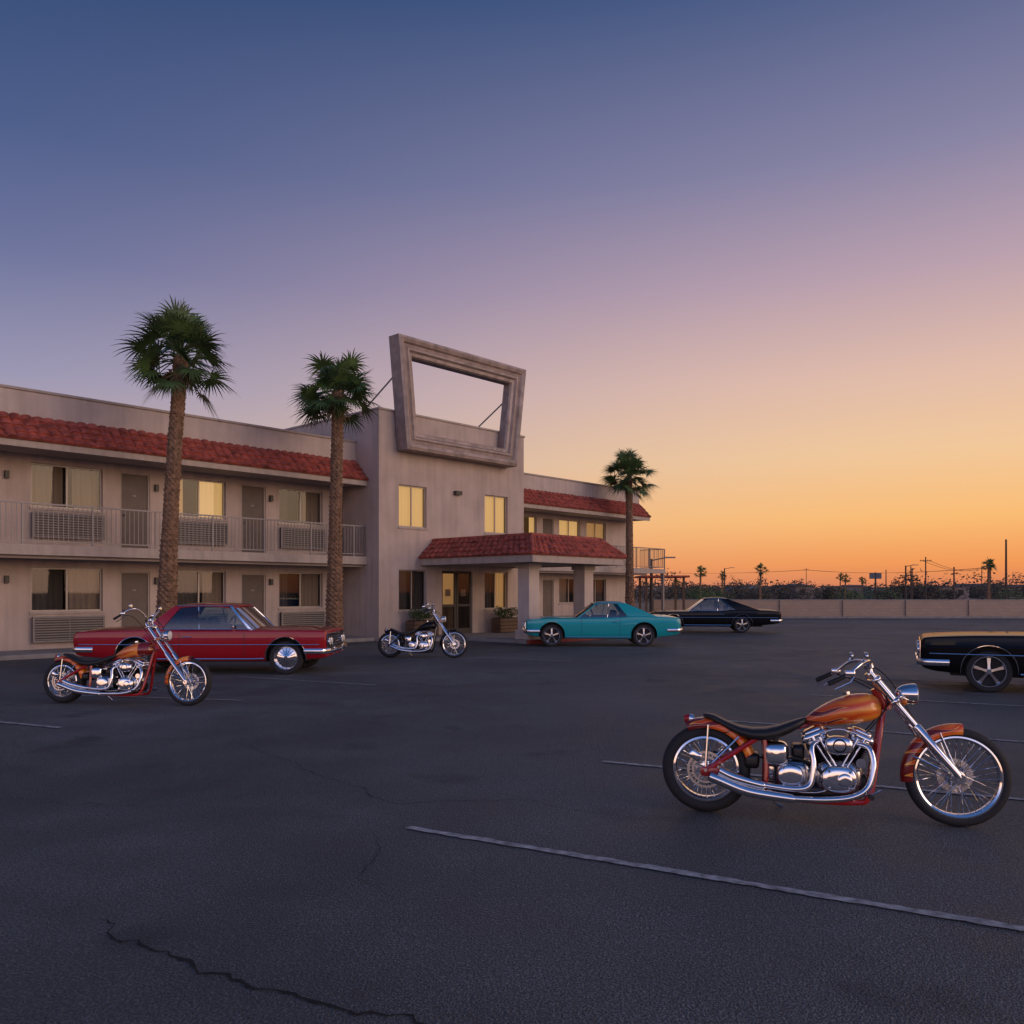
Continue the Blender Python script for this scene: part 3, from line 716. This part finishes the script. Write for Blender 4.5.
    rb(.965,.30,.05,.05,-.158,-.182,'chrome',p=1); rb(.62,.31,.135,.115,.10,-.115,'steel',p=.55); rb(.60,.31,.09,.08,-.11,-.15,'chrome',p=.8)
    rb(.76,.31,.33,.105,.09,.18,'chrome',p=.75); rb(.78,.20,.28,.05,.09,-.10,'black_metal'); rb(.775,.33,.05,.07,.08,-.09,'black_metal')
    rb(1.09,.27,.05,.075,.07,-.08,'black_metal',p=.8)
    for dirn in (-1,1):
        ax=Vector((.44*dirn,0,.90)).normalized(); base=Vector(((.93+.06*dirn)*sx,0,.40)); ang=-math.atan2(ax.x,ax.z)
        Rm=Matrix.Rotation(-ang,3,'Y')
        for i in range(9): mb.sell(base+ax*(.008+i*.0165),Rm,.095,.098,.0048,'steel',p=.35,q=.5,k=4)
        mb.path([base,base+ax*.15],.076,'black_metal',n=16)
        for i in range(3): mb.sell(base+ax*(.155+i*.014),Rm,.098-.003*i,.102,.005,'steel',p=.35,q=.5,k=4)
        mb.sell(base+ax*.185,Rm,.082,.088,.03,'steel',p=.4)
        mb.sell(base+ax*.225,Rm,.100,.108,.034,'chrome',p=.4,q=.6); mb.sell(base+ax*.256,Rm,.072,.085,.026,'chrome',p=.45,q=.7)
        for yy in (-.08,.08):
            for xx in (-.07,.07): mb.disc(tuple(base+ax*.246+Rm@Vector((xx,yy,0))),ax,.009,.024,'steel',n=8)
        for q in (-.03,.03):
            p0=Vector(((.93+.03*dirn)*sx+q*.6,-.125,.38)); p1=base+ax*.20+Vector((q*.8,-.105,0)); mb.path([p0,p1],.0095,'chrome',n=8); mb.disc(tuple(p0),(p1-p0),.014,.03,'chrome',n=10); mb.disc(tuple(p1),(p1-p0),.014,.03,'chrome',n=10)
    rb(.93,.545,.095,.066,-.10,-.185,'chrome',p=.75); mb.lathe_y((.93*sx,-.183,.545),[(.035,0),(.042,-.006),(.049,0)],'black_metal',n=24); rb(.93,.53,.04,.05,.0,-.11,'steel',p=.8)
    rb(.50,.455,.095,.095,.125,-.14,'chrome',p=.5); rb(.33,.40,.06,.06,.09,-.10,'black_metal',p=.5); mb.disc(X((.5,-.09,.565)),(0,0,1),.02,.02,'black_metal',n=14)
    rb(.66,.475,.045,.06,.09,-.10,'black_metal',p=.5)
    for (x,z,y) in ((.86,.36,-.16),(1.0,.36,-.16),(.86,.24,-.16),(1.0,.24,-.16),(.83,.30,-.155),(.55,.37,-.14),(.66,.25,-.14),(.70,.37,-.12),(.55,.25,-.14),(1.07,.37,-.11),(.80,.40,-.11)): mb.disc(X((x,y,z)),(0,1,0),.009,.022,'chrome',n=8)
    mb.path(XP([(.5,-.05,.40),(.62,-.13,.44),(.75,-.14,.40),(.82,-.13,.33)]),.009,'rubber',n=8,smooth=5)
    mb.path(XP([(.52,-.02,.39),(.6,-.12,.22),(.75,-.13,.2),(.85,-.12,.22)]),.008,'steel',n=8,smooth=5)
    mb.path(XP([(.80,-.10,.62),(.93,-.13,.66),(1.07,-.10,.62)]),.007,'chrome',n=8,smooth=5)
    mb.path(XP([(1.0,-.05,.66),(1.03,-.11,.52),(1.0,-.12,.42)]),.006,'rubber',n=6,smooth=5); mb.path(XP([(.86,-.05,.66),(.84,-.11,.52),(.86,-.12,.42)]),.006,'rubber',n=6,smooth=5)
    mb.disc(X((1.08,-.09,.42)),(0,1,0),.035,.05,'chrome',n=20)
    mb.build('engine',e,sharp=60)
    mb=MB()
    mb.path(XP([(1.06,-.09,.555),(1.13,-.13,.53),(1.155,-.16,.42),(1.12,-.18,.27),(1.02,-.185,.195),(.85,-.19,.165),(.60,-.195,.16)]),.022,'chrome',n=14,smooth=6)
    mb.path(XP([(.62,-.195,.16),(.58,-.195,.162),(.30,-.20,.195),(.10,-.20,.265),(.03,-.20,.29)]),[.023,.034,.038,.037,.034],'chrome',n=16,smooth=4)
    mb.path(XP([(.79,-.09,.56),(.745,-.14,.52),(.755,-.165,.40),(.73,-.175,.26),(.62,-.18,.225),(.4,-.185,.245)]),.021,'chrome',n=14,smooth=6)
    mb.path(XP([(.42,-.185,.242),(.38,-.185,.246),(.20,-.19,.29),(.10,-.19,.335)]),[.022,.031,.034,.031],'chrome',n=16,smooth=4)
    mb.path([X((.027,-.20,.291)),X((.06,-.20,.28))],.028,'dark',n=14)
    mb.build('exhaust_pipes',e)
    mb=MB()
    for s in(-1,1):
        mb.path([X((1.08,s*.12,.20)),X((1.12,s*.24,.21))],.010,'chrome'); mb.path([X((1.12,s*.22,.21)),X((1.12,s*.31,.21))],.017,'rubber',n=10)
        mb.path([X((1.12,s*.2,.21)),X((1.20,s*.24,.26))],.006,'chrome')
    mb.path([X((.45,.14,.17)),X((.52,.27,.02+.27*math.tan(math.radians(lean)))),X((.57,.275,.0+.27*math.tan(math.radians(lean))))],.010,'chrome')
    mb.path([X((0,.12,.325+.11)),X((.60,.12,.31+.08))],.008,'black_metal'); mb.path([X((0,.12,.325-.11)),X((.60,.12,.31-.08))],.008,'black_metal')
    mb.build('pegs_stand_drive',e)
    return e
motorcycle((1.46,6.40,0),-math.atan2(.42,1.69))
motorcycle((-6.66,12.64,0),-math.atan2(.3,2.0),wb=1.98,barh=.35,bars='ape')
motorcycle((-3.06,21.4,0),math.radians(-5),wb=1.62,paint='black_paint',frame='grey_paint',barh=.2,bars='ape')

# ---------------------------------------------------------------- cars
def car(loc,rz,L_,keys,W,cab,wheels,paint,wheel_style='spoke',strip=True,R=.335):
    e=empty('parked_car',loc,rz)
    keys=sorted(keys)
    def interp(x,i):
        if x<=keys[0][0]: return keys[0][i]
        if x>=keys[-1][0]: return keys[-1][i]
        for k in range(len(keys)-1):
            if keys[k][0]<=x<=keys[k+1][0]:
                p=[keys[max(k-1,0)],keys[k],keys[k+1],keys[min(k+2,len(keys)-1)]]
                h=p[2][0]-p[1][0]; t=(x-p[1][0])/h
                def sl(a,b,c):
                    d0=(b[i]-a[i])/max(b[0]-a[0],1e-6); d1=(c[i]-b[i])/max(c[0]-b[0],1e-6)
                    if a is b: return d1
                    if b is c: return d0
                    return 0 if d0*d1<=0 else 2*d0*d1/(d0+d1)
                m0=sl(p[0],p[1],p[2])*h; m1=sl(p[1],p[2],p[3])*h
                return (2*t**3-3*t*t+1)*p[1][i]+(t**3-2*t*t+t)*m0+(-2*t**3+3*t*t)*p[2][i]+(t**3-t*t)*m1
    def half(x):
        zb,zt,w=interp(x,1),interp(x,2),interp(x,3); h=zt-zb
        cr=cab.get('crown',.05)*min(1,x/.5,(L_-x)/.4+.1)
        return [(0,zb),(.80*w,zb),(.90*w,zb+.02),(.955*w,zb+.09),(.975*w,zb+.30*h),(.992*w,zb+.52*h),(1.0*w,zb+.66*h),(1.0*w,zb+.70*h),(.975*w,zb+.76*h),(.97*w,zt-.07),(.962*w,zt-.03),(.935*w,zt-.006),(.89*w,zt),(.72*w,zt+cr*.35),(.4*w,zt+cr*.85),(0,zt+cr)]
    def side_y(x,z):
        H_=half(x)
        for a,b in zip(H_[2:12],H_[3:13]):
            if a[1]<=z<=b[1] and b[1]>a[1]: return a[0]+(b[0]-a[0])*(z-a[1])/(b[1]-a[1])
        return H_[6][0]
    xs=[0,.008,.02,.04,.07]+[.1+(L_-.2)*i/80 for i in range(81)]+[L_-.07,L_-.04,L_-.02,L_-.008,L_]
    mb=MB(); rings=[]
    for x in xs:
        h=half(x); rings.append([(x,-y,z) for y,z in h]+[(x,y,z) for y,z in reversed(h[1:-1])])
    mb.loft(rings,paint); body=mb.build('body',e,sharp=28)
    cb=MB()
    for wx in wheels:
        for s in(-1,1):
            cb.disc((wx,s*(W+.1),R+.015),(0,1,0),R+.065,.72,'dark',n=48,sm=True)
    cut=cb.build('cut'); cut.parent=e
    bm=body.modifiers.new('bo','BOOLEAN'); bm.operation='DIFFERENCE'; bm.object=cut; bm.solver='EXACT'; 
    try: bm.material_mode='TRANSFER'
    except Exception: pass
    dg=bpy.context.evaluated_depsgraph_get(); dg.update()
    me=bpy.data.meshes.new_from_object(body.evaluated_get(dg)); body.modifiers.clear(); body.data=me
    me.polygons.foreach_set('use_smooth',[True]*len(me.polygons))
    try: me.set_sharp_from_angle(angle=math.radians(28))
    except Exception: pass
    bpy.data.objects.remove(cut)
    xa,xb,xc,xd,zb_,zr,wb_,wt=cab['g']
    mb=MB(); 
    def gl(u_y,v,front):
        w_=wb_+(wt-wb_)*v; y=u_y*w_
        if front: x=(xa+(xb-xa)*v)-.13*(1-u_y**2)*(1-.35*v); 
        else: x=(xd+(xc-xd)*v)+.10*(1-u_y**2)*(1-.35*v)
        return (x,y,zb_+(zr-zb_)*(v if front else (v**.92)))
    for fr in(True,False):
        rows=[[gl(-1+2*i/14,v/5,fr) for i in range(15)] for v in range(6)]
        mb.loft(rows,'carglass',closed=False,caps=False)
    def sp_(x_b,x_t,v,off=0):
        w_=wb_+(wt-wb_)*v+.025*math.sin(math.pi*v)
        return (x_b+(x_t-x_b)*v,w_+off,zb_+(zr-zb_)*v)
    for s in(-1,1):
        rows=[]
        for v in range(6):
            v/=5; a=sp_(xa,xb,v); b=sp_(xd,xc,v); rows.append([(a[0]+(b[0]-a[0])*i/10,s*a[1],a[2]) for i in range(11)])
        mb.loft(rows,'carglass',closed=False,caps=False)
    mb.build('window_glass',e,sharp=50)
    # cabin interior: dash, door tops, seat backs, steering wheel
    mb=MB(); I=Matrix.Identity(3)
    mb.box(xa+.16,xd-.12,-(wb_-.05),wb_-.05,zb_-.05,zb_+.052,'cabin_trim')
    for sx_ in (xa+1.15,min(xa+1.95,xc+.05)):
        for s in(-1,1):
            mb.sell((sx_,s*.33,zb_+.10),Matrix.Rotation(math.radians(12),3,'Y'),.06,.26,.13 if sx_<xa+1.5 else .10,'leather',p=.5,q=.5)
    st=Vector((xa+.55,.34,zb_+.10)); pts=[st+Vector((.05*math.sin(k*math.pi/10)*-1,.17*math.cos(k*math.pi/10),.15*math.sin(k*math.pi/10))) for k in range(21)]
    mb.path(pts,.011,'cabin_trim',n=6)
    mb.sell((xb+.05,0,zr-.09),I,.012,.10,.03,'cabin_trim')
    mb.build('cabin_interior',e)
    mb=MB(); nx,ny=16,14
    def roofp(i,j,o):
        u=-1+2*j/ny; t=i/nx
        x=(xb-.04)+((xc+.05)-(xb-.04))*t
        bow=(1-u*u)
        if t<.5: x-=.085*bow*(1-2*t)
        else: x+=.065*bow*(2*t-1)
        z=zr-.018+.055*(1-u**4)**.8*1.0-.05*(2*t-1)**4*.6+.025*math.sin(math.pi*t)
        return (x,u*(wt+.022),z-o)
    rings=[[roofp(i,j,0) for j in range(ny+1)]+[roofp(i,j,.022) for j in reversed(range(ny+1))] for i in range(nx+1)]
    mb.loft(rings,cab.get('roof',paint)); 
    def strip_(xb0,xb1,xt0,xt1,m,th=.014,v0=-.04):
        for s in(-1,1):
            rings=[]
            for k in range(7):
                v=v0+(1-v0)*k/6; a=sp_(xb0,xt0,v,th); b=sp_(xb1,xt1,v,th); 
                rings.append([(a[0],s*a[1],a[2]),(b[0],s*b[1],b[2]),(b[0],s*(b[1]-.05),b[2]),(a[0],s*(a[1]-.05),a[2])])
            mb.loft(rings,m,sm=False)
    strip_(xa-.02,xa+.04,xb-.02,xb+.03,'chrome' if cab.get('chromeA') else paint)
    cp=cab['c']; strip_(cp[0],cp[1],cp[2],cp[3],cab.get('roof',paint),.016)
    mb.build('roof_and_pillars',e,sharp=40)
    mb=MB()
    for s in(-1,1):
        mb.path([(xa+(cp[0]-xa)*k/8,s*(wb_+.012),zb_+.012) for k in range(9)],.010,'chrome',n=6)
        mb.path([sp[:1]+(s*sp[1],)+sp[2:] for sp in [sp_(xb-.02,xb-.02,1,.022),sp_(xc,xc,1,.022)]],.009,'chrome',n=6)
        dx=xa+(cp[0]-xa)*.58; 
        a=sp_(dx,dx+.06,0,.008); b=sp_(dx,dx+.06,1,.008); mb.path([(a[0],s*a[1],a[2]),(b[0],s*b[1],b[2])],.009,'chrome',n=6)
        if strip:
            zs=cab.get('strip_z',.62)
            pts=[(x,s*(side_y(x,zs)+.004),zs) for x in [.12+(L_-.24)*k/60 for k in range(61)]]
            mb.path(pts,.009,'chrome',n=6)
        pts=[(x,s*(side_y(x,interp(x,1)+.06)+.003),interp(x,1)+.06) for x in [wheels[0]+R+.1+(wheels[1]-wheels[0]-2*R-.2)*k/12 for k in range(13)]]
        mb.path(pts,.016,'chrome',n=6)
        for wx in wheels:
            pts=[]
            for k in range(25):
                a=math.radians(-8+196*k/24); x=wx+(R+.068)*math.cos(a); z=R+.015+(R+.068)*math.sin(a); pts.append((x,s*(side_y(x,min(max(z,interp(x,1)+.03),interp(x,2)-.04))+.002),z))
            mb.path(pts,.008,'chrome' if strip else paint,n=6)
        for dxx in (xa+.12,xa+.12+cab.get('door',1.25)):
            zt=interp(dxx,2); z0=interp(dxx,1)+.10
            pts=[(dxx,s*(side_y(dxx,z0+(zt-.02-z0)*k/12)+.0005),z0+(zt-.02-z0)*k/12) for k in range(13)]
            mb.path(pts,.004,'dark',n=4)
        zh=interp(xa+1.2,2)-.13; xh=xa+.12+cab.get('door',1.25)-.16
        mb.path([(xh-.09,s*(side_y(xh,zh)+.022),zh),(xh+.06,s*(side_y(xh,zh)+.022),zh)],.011,'chrome',n=8); mb.disc((xh+.07,s*(side_y(xh,zh)+.015),zh),(0,1,0),.016,.03,'chrome',n=12)
        mx_=(xa+.35,s*(wb_+.10),zb_+.07); mb.sphere(mx_,.05,'chrome',sx=.7,sy=1,sz=.75,n=10); mb.path([(xa+.35,s*(wb_+.02),zb_-.01),mx_],.010,'chrome',n=6)
        mb.box(.22,.34,s*side_y(.28,.5)-.006,s*side_y(.28,.5)+.006,.46,.49,'amber'); mb.box(L_-.36,L_-.24,s*side_y(L_-.3,.5)-.006,s*side_y(L_-.3,.5)+.006,.52,.55,'redlens')
    for (xe,dr) in ((0,-1),(L_,1)):
        wv=interp(.1 if dr<0 else L_-.1,3); zc=.47 if dr<0 else .50
        pts=[(xe-dr*.42,-(wv+.02),zc),(xe-dr*.15,-(wv+.015),zc),(xe-dr*.03,-(wv-.03),zc),(xe+dr*.04,-(wv-.14),zc)]+[(xe+dr*(.055+.02*(1-(k/5)**2)),(wv-.2)*k/5,zc) for k in range(-5,6)]+[(xe+dr*.04,(wv-.14),zc),(xe-dr*.03,(wv-.03),zc),(xe-dr*.15,(wv+.015),zc),(xe-dr*.42,(wv+.02),zc)]
        mb.path(pts,.055,'chrome',n=10,flat=.45,smooth=3)
        for s in(-1,1): mb.box(xe+dr*.07-.02,xe+dr*.07+.02,s*.4-.02,s*.4+.02,zc-.09,zc+.08,'chrome')
    mb.build('chrome_trim_and_bumpers',e)
    mb=MB(); fw=interp(0,3)
    z0=interp(0,1)+.14; z1=interp(0,2)-.03
    mb.box(-.012,.006,-(fw-.06),(fw-.06),z0,z1,'dark')
    for i in range(6): z=z0+.02+(z1-z0-.04)*i/5; mb.box(-.022,-.013,-(fw-.30),fw-.30,z-.005,z+.005,'chrome')
    mb.path([(-.018,-(fw-.05),z0),(-.018,fw-.05,z0),(-.018,fw-.05,z1),(-.018,-(fw-.05),z1),(-.018,-(fw-.05),z0)],.012,'chrome',n=6)
    zc=(z0+z1)/2; rl=min(.085,(z1-z0)/2-.005)
    for s in(-1,1):
        for yy in ((fw-.15,fw-.34) if cab.get('quad') else (fw-.17,)):
            mb.disc((-.03,s*yy,zc),(1,0,0),rl,.05,'chrome',n=24); mb.path([(-.052,s*yy,zc),(-.062,s*yy,zc),(-.068,s*yy,zc)],[rl*.85,rl*.7,rl*.2],'lens',n=24)
        rw=interp(L_,3); zr0=interp(L_,2)-.17
        mb.box(L_-.004,L_+.022,s*(rw-.42) if s>0 else s*(rw-.04),s*(rw-.04) if s>0 else s*(rw-.42),zr0,zr0+.11,'redlens')
    mb.box(L_-.002,L_+.012,-.3,.3,zr0+.0,zr0+.1,'black_metal')
    mb.build('grille_and_lamps',e)
    for i,wx in enumerate(wheels):
        for s in(-1,1):
            mb=MB(); c=(wx,s*(W-.155),R); o=s
            q=[(R-.10,-.085),(R-.055,-.10),(R-.02,-.094),(R-.003,-.075),(R,-.04),(R,.04),(R-.003,.075),(R-.02,.094),(R-.055,.10),(R-.10,.085)]
            mb.lathe_y(c,q,'rubber',n=56)
            ri=R-.098
            mb.lathe_y(c,[(ri+.004,o*.088),(ri+.008,o*.098),(ri-.008,o*.098),(ri-.02,o*.075),(ri-.03,o*.03),(ri-.03,-o*.08)],'chrome',n=48)
            mb.lathe_y(c,[(0.001,o*.01),(ri-.03,o*.01)],'dark' if wheel_style=='spoke' else 'steel',n=48)
            if wheel_style=='spoke':
                for k in range(5):
                    a=math.radians(90+72*k); ux,uz=math.cos(a),math.sin(a)
                    pr=[]
                    for r_,hw,y in ((.03,.036,.070),(.10,.030,.060),(ri-.02,.046,.055)):
                        pr.append([(c[0]+ux*r_-uz*hw*q_,c[1]+o*(y if abs(q_)<1 else y-.022),c[2]+uz*r_+ux*hw*q_) for q_ in(-1,-.6,.6,1)])
                    mb.loft(pr,'steel',closed=False,caps=False,sm=False)
            else:
                mb.lathe_y(c,[(ri-.02,o*.04),(ri-.06,o*.055),(.09,o*.06),(.07,o*.075),(.03,o*.09),(.001,o*.092)],'chrome',n=48)
                for k in range(16):
                    a=2*math.pi*k/16; mb.path([(c[0]+.10*math.cos(a),c[1]+o*.060,c[2]+.10*math.sin(a)),(c[0]+(ri-.04)*math.cos(a),c[1]+o*.054,c[2]+(ri-.04)*math.sin(a))],.006,'dark',n=4)
            mb.disc((c[0],c[1]+o*.07,c[2]),(0,1,0),.038,.05,'chrome',n=24)
            mb.build('wheel_%d'%(i*2+(1 if s>0 else 2)),e)
    mb=MB(); mb.box(.45,L_-.7,-(W-.3),W-.3,.24,.36,'dark'); mb.build('underbody',e)
    return e
kt=[(0,.40,.76,.74),(.04,.36,.80,.79),(.25,.31,.83,.835),(.8,.26,.86,.85),(1.6,.23,.865,.85),(2.6,.23,.875,.85),(3.3,.23,.925,.86),(4.0,.28,.91,.85),(4.5,.34,.885,.81),(4.64,.38,.86,.77),(4.68,.42,.83,.73)]
car((.42,26.42,0),0,4.68,kt,.85,{'g':(1.56,2.15,2.98,4.00,.87,1.31,.76,.60),'c':(3.10,4.05,2.76,3.03),'quad':False,'strip_z':.50,'door':1.15},(.78,3.56),'teal_paint','spoke',strip=False)
kr=[(0,.36,.84,.86),(.03,.33,.875,.90),(.25,.30,.885,.925),(.9,.27,.89,.93),(1.6,.25,.89,.93),(2.8,.25,.885,.93),(3.4,.25,.90,.935),(4.0,.28,.89,.93),(4.7,.33,.87,.91),(4.98,.36,.85,.89),(5.05,.40,.82,.86)]
car((-3.72,17.85,0),math.pi,5.05,kr,.93,{'g':(1.50,1.95,3.02,3.62,.89,1.37,.82,.68),'c':(3.30,3.66,2.94,3.08),'quad':True,'strip_z':.60,'chromeA':True,'door':1.3},(.80,3.80),'red_paint','cap',strip=True)
kb=[(0,.40,.76,.80),(.04,.36,.80,.85),(.25,.31,.83,.90),(.9,.27,.85,.92),(1.6,.25,.86,.92),(2.8,.25,.88,.92),(3.5,.25,.93,.935),(4.2,.28,.92,.93),(4.8,.34,.90,.88),(5.08,.38,.88,.84),(5.2,.42,.84,.80)]
car((5.75,35.6,0),math.radians(-8),5.2,kb,.93,{'g':(1.6,2.25,3.05,4.45,.87,1.38,.81,.66),'c':(3.5,4.5,2.9,3.1),'quad':True,'door':1.35},(.95,3.68),'black_paint','spoke',strip=True)
kb2=[(0,.40,.84,.80),(.04,.36,.88,.85),(.25,.31,.905,.91),(.9,.27,.935,.93),(1.6,.25,.945,.93),(2.8,.25,.945,.92),(3.5,.25,.96,.935),(4.2,.28,.94,.93),(4.8,.34,.92,.88),(5.08,.38,.89,.84),(5.15,.42,.86,.80)]
car((7.28,15.14,0),math.radians(-25),5.15,kb2,.93,{'g':(1.75,2.4,3.1,4.5,.945,1.38,.81,.66),'c':(3.6,4.55,2.95,3.15),'quad':True,'door':1.35,'crown':.015},(1.0,3.90),'black_paint','spoke',strip=True,R=.345)

# ---------------------------------------------------------------- background
bw=empty('block_wall',(0,54,0)); mb=MB(); mb.box(9.0,75,0,.2,-.02,1.12,'block'); mb.box(8.98,75,-.02,.22,1.122,1.18,'concrete')
for i in range(17): mb.box(9.0+i*4,9.4+i*4,-.08,-.003,-.02,1.119,'block')
mb.build('wall_body',bw)
kb_=MB(); kb_.box(8,75,53.2,53.4,0,.13,'concrete'); kb_.build('kerb')
rnd=random.Random(11); mb=MB()
for i in range(260):
    y=rnd.uniform(140,420); x=rnd.uniform(.12,.72)*y; r=rnd.uniform(1.0,3.6); hh=rnd.uniform(1.4,3.4)*(1.0 if rnd.random()<.8 else 1.8)
    for k in range(3): leafball(mb,(x+rnd.uniform(-r,r),y,hh*.5+rnd.uniform(-.3,.5)),r,r,hh*.5,80,.32,'far_leaf',rnd)
mb.build('distant_trees')
mb=MB()
for i in range(20):
    x=rnd.choice([14,22,24,25,37,38,39])+rnd.uniform(-2,2); y=rnd.uniform(57,64)
    leafball(mb,(x,y,.9),1.0,.8,.75+rnd.uniform(0,.5),260,.10,'shrub_leaf',rnd)
mb.build('shrubs')
def house(x,y,w_,d,h,m,rz=0):
    e=empty('distant_house',(x,y,0),rz); mb=MB(); mb.box(-w_/2,w_/2,0,d,0,h,m)
    rr=h+w_*.12
    if rnd.random()<.6:
        mb.add([(-w_/2-.4,-.4,h+.01),(w_/2+.4,-.4,h+.01),(w_/2+.4,d+.4,h+.01),(-w_/2-.4,d+.4,h+.01),(-w_/2+1,d/2,rr),(w_/2-1,d/2,rr)],[(0,1,5,4),(1,2,5),(2,3,4,5),(3,0,4),(0,3,2,1)],'far_roof')
    else: mb.box(-w_/2-.1,w_/2+.1,-.1,d+.1,h+.002,h+.3,'far_roof')
    for k in range(int(w_/3)): mb.box(-w_/2+1+k*3,-w_/2+2.2+k*3,-.05,-.005,1,2.2,'farglass')
    mb.build('house_body',e)
for i in range(22):
    y=rnd.uniform(170,320); u=.17+.46*i/21; house(u*y,y,rnd.uniform(4,9),8,rnd.uniform(2.5,3.3),rnd.choice(['far_wall','far_wall2','far_wall']),rnd.uniform(-.3,.3))
def pole(x,y,h,name='utility_pole',arm=True):
    e=empty(name,(x,y,0)); mb=MB(); mb.path([(0,0,0),(0,0,h)],[.12,.08],'pole',n=8)
    if name=='utility_pole':
        if arm:
            mb.box(-.8,.8,-.05,.05,h-.6,h-.5,'pole')
            for q in (-.7,-.3,.3,.7): mb.disc((q,0,h-.44),(0,0,1),.04,.12,'pole',n=6)
    else:
        mb.path([(0,0,h-.1),(1.0,0,h+.1)],.04,'pole',n=6); mb.box(.8,1.4,-.1,.1,h+.04,h+.12,'metal_rail')
    mb.build('pole_and_arm',e)
pole(46.5,80,6.6,arm=False); pole(58.4,120,6.6); pole(61,130,5.6,arm=False); pole(56.5,120,5.0,arm=False); pole(66,150,5.6,arm=False); pole(105,190,7.5); pole(90,260,9); pole(52,100,4.6,arm=False)
pole(8.2,50,3.6,name='street_lamp'); pole(30,120,5.0,name='street_lamp'); pole(44,95,4.6,name='street_lamp')
e=empty('roadside_sign',(62,145,0)); mb=MB(); mb.path([(0,0,0),(0,0,5)],.15,'pole'); mb.box(-1.0,1.0,-.1,.1,3.9,4.9,'far_wall2'); mb.build('post_and_board',e)
mb=MB()
for k in range(2):
    for (a,b) in ((Vector((58.4,120,6.1)),Vector((105,190,7))),(Vector((105,190,7)),Vector((90,260,8.4))),(Vector((90,260,8.4)),Vector((30,265,8.4)))):
        o=Vector((-.5+1*k,0,0)); mb.path([a.lerp(b,t/10)+o-Vector((0,0,1.0*4*(t/10)*(1-t/10))) for t in range(11)],.03,'pole',n=4)
mb.build('overhead_wires')
for (px,y,h,s) in ((700,110,4.3,5),(760,105,4.4,6),(845,140,4.0,7),(988,90,4.7,8),(862,160,3.9,9),(722,130,4.2,10),(840,180,5.0,11),(990,150,6.6,12),(675,160,3.6,13)):
    palm(((px-512)/850*y,y,0),h,(.1,0),.14,s,.70,22)
e=empty('carport',(7.9,50,0)); mb=MB()
for x in(0,2.2):
    for y in(0,2.5): mb.box(x-.06,x+.06,y-.06,y+.06,0,2.5,'wood')
mb.box(-.3,2.5,-.3,2.8,2.502,2.62,'tile'); mb.build('frame_and_roof',e)
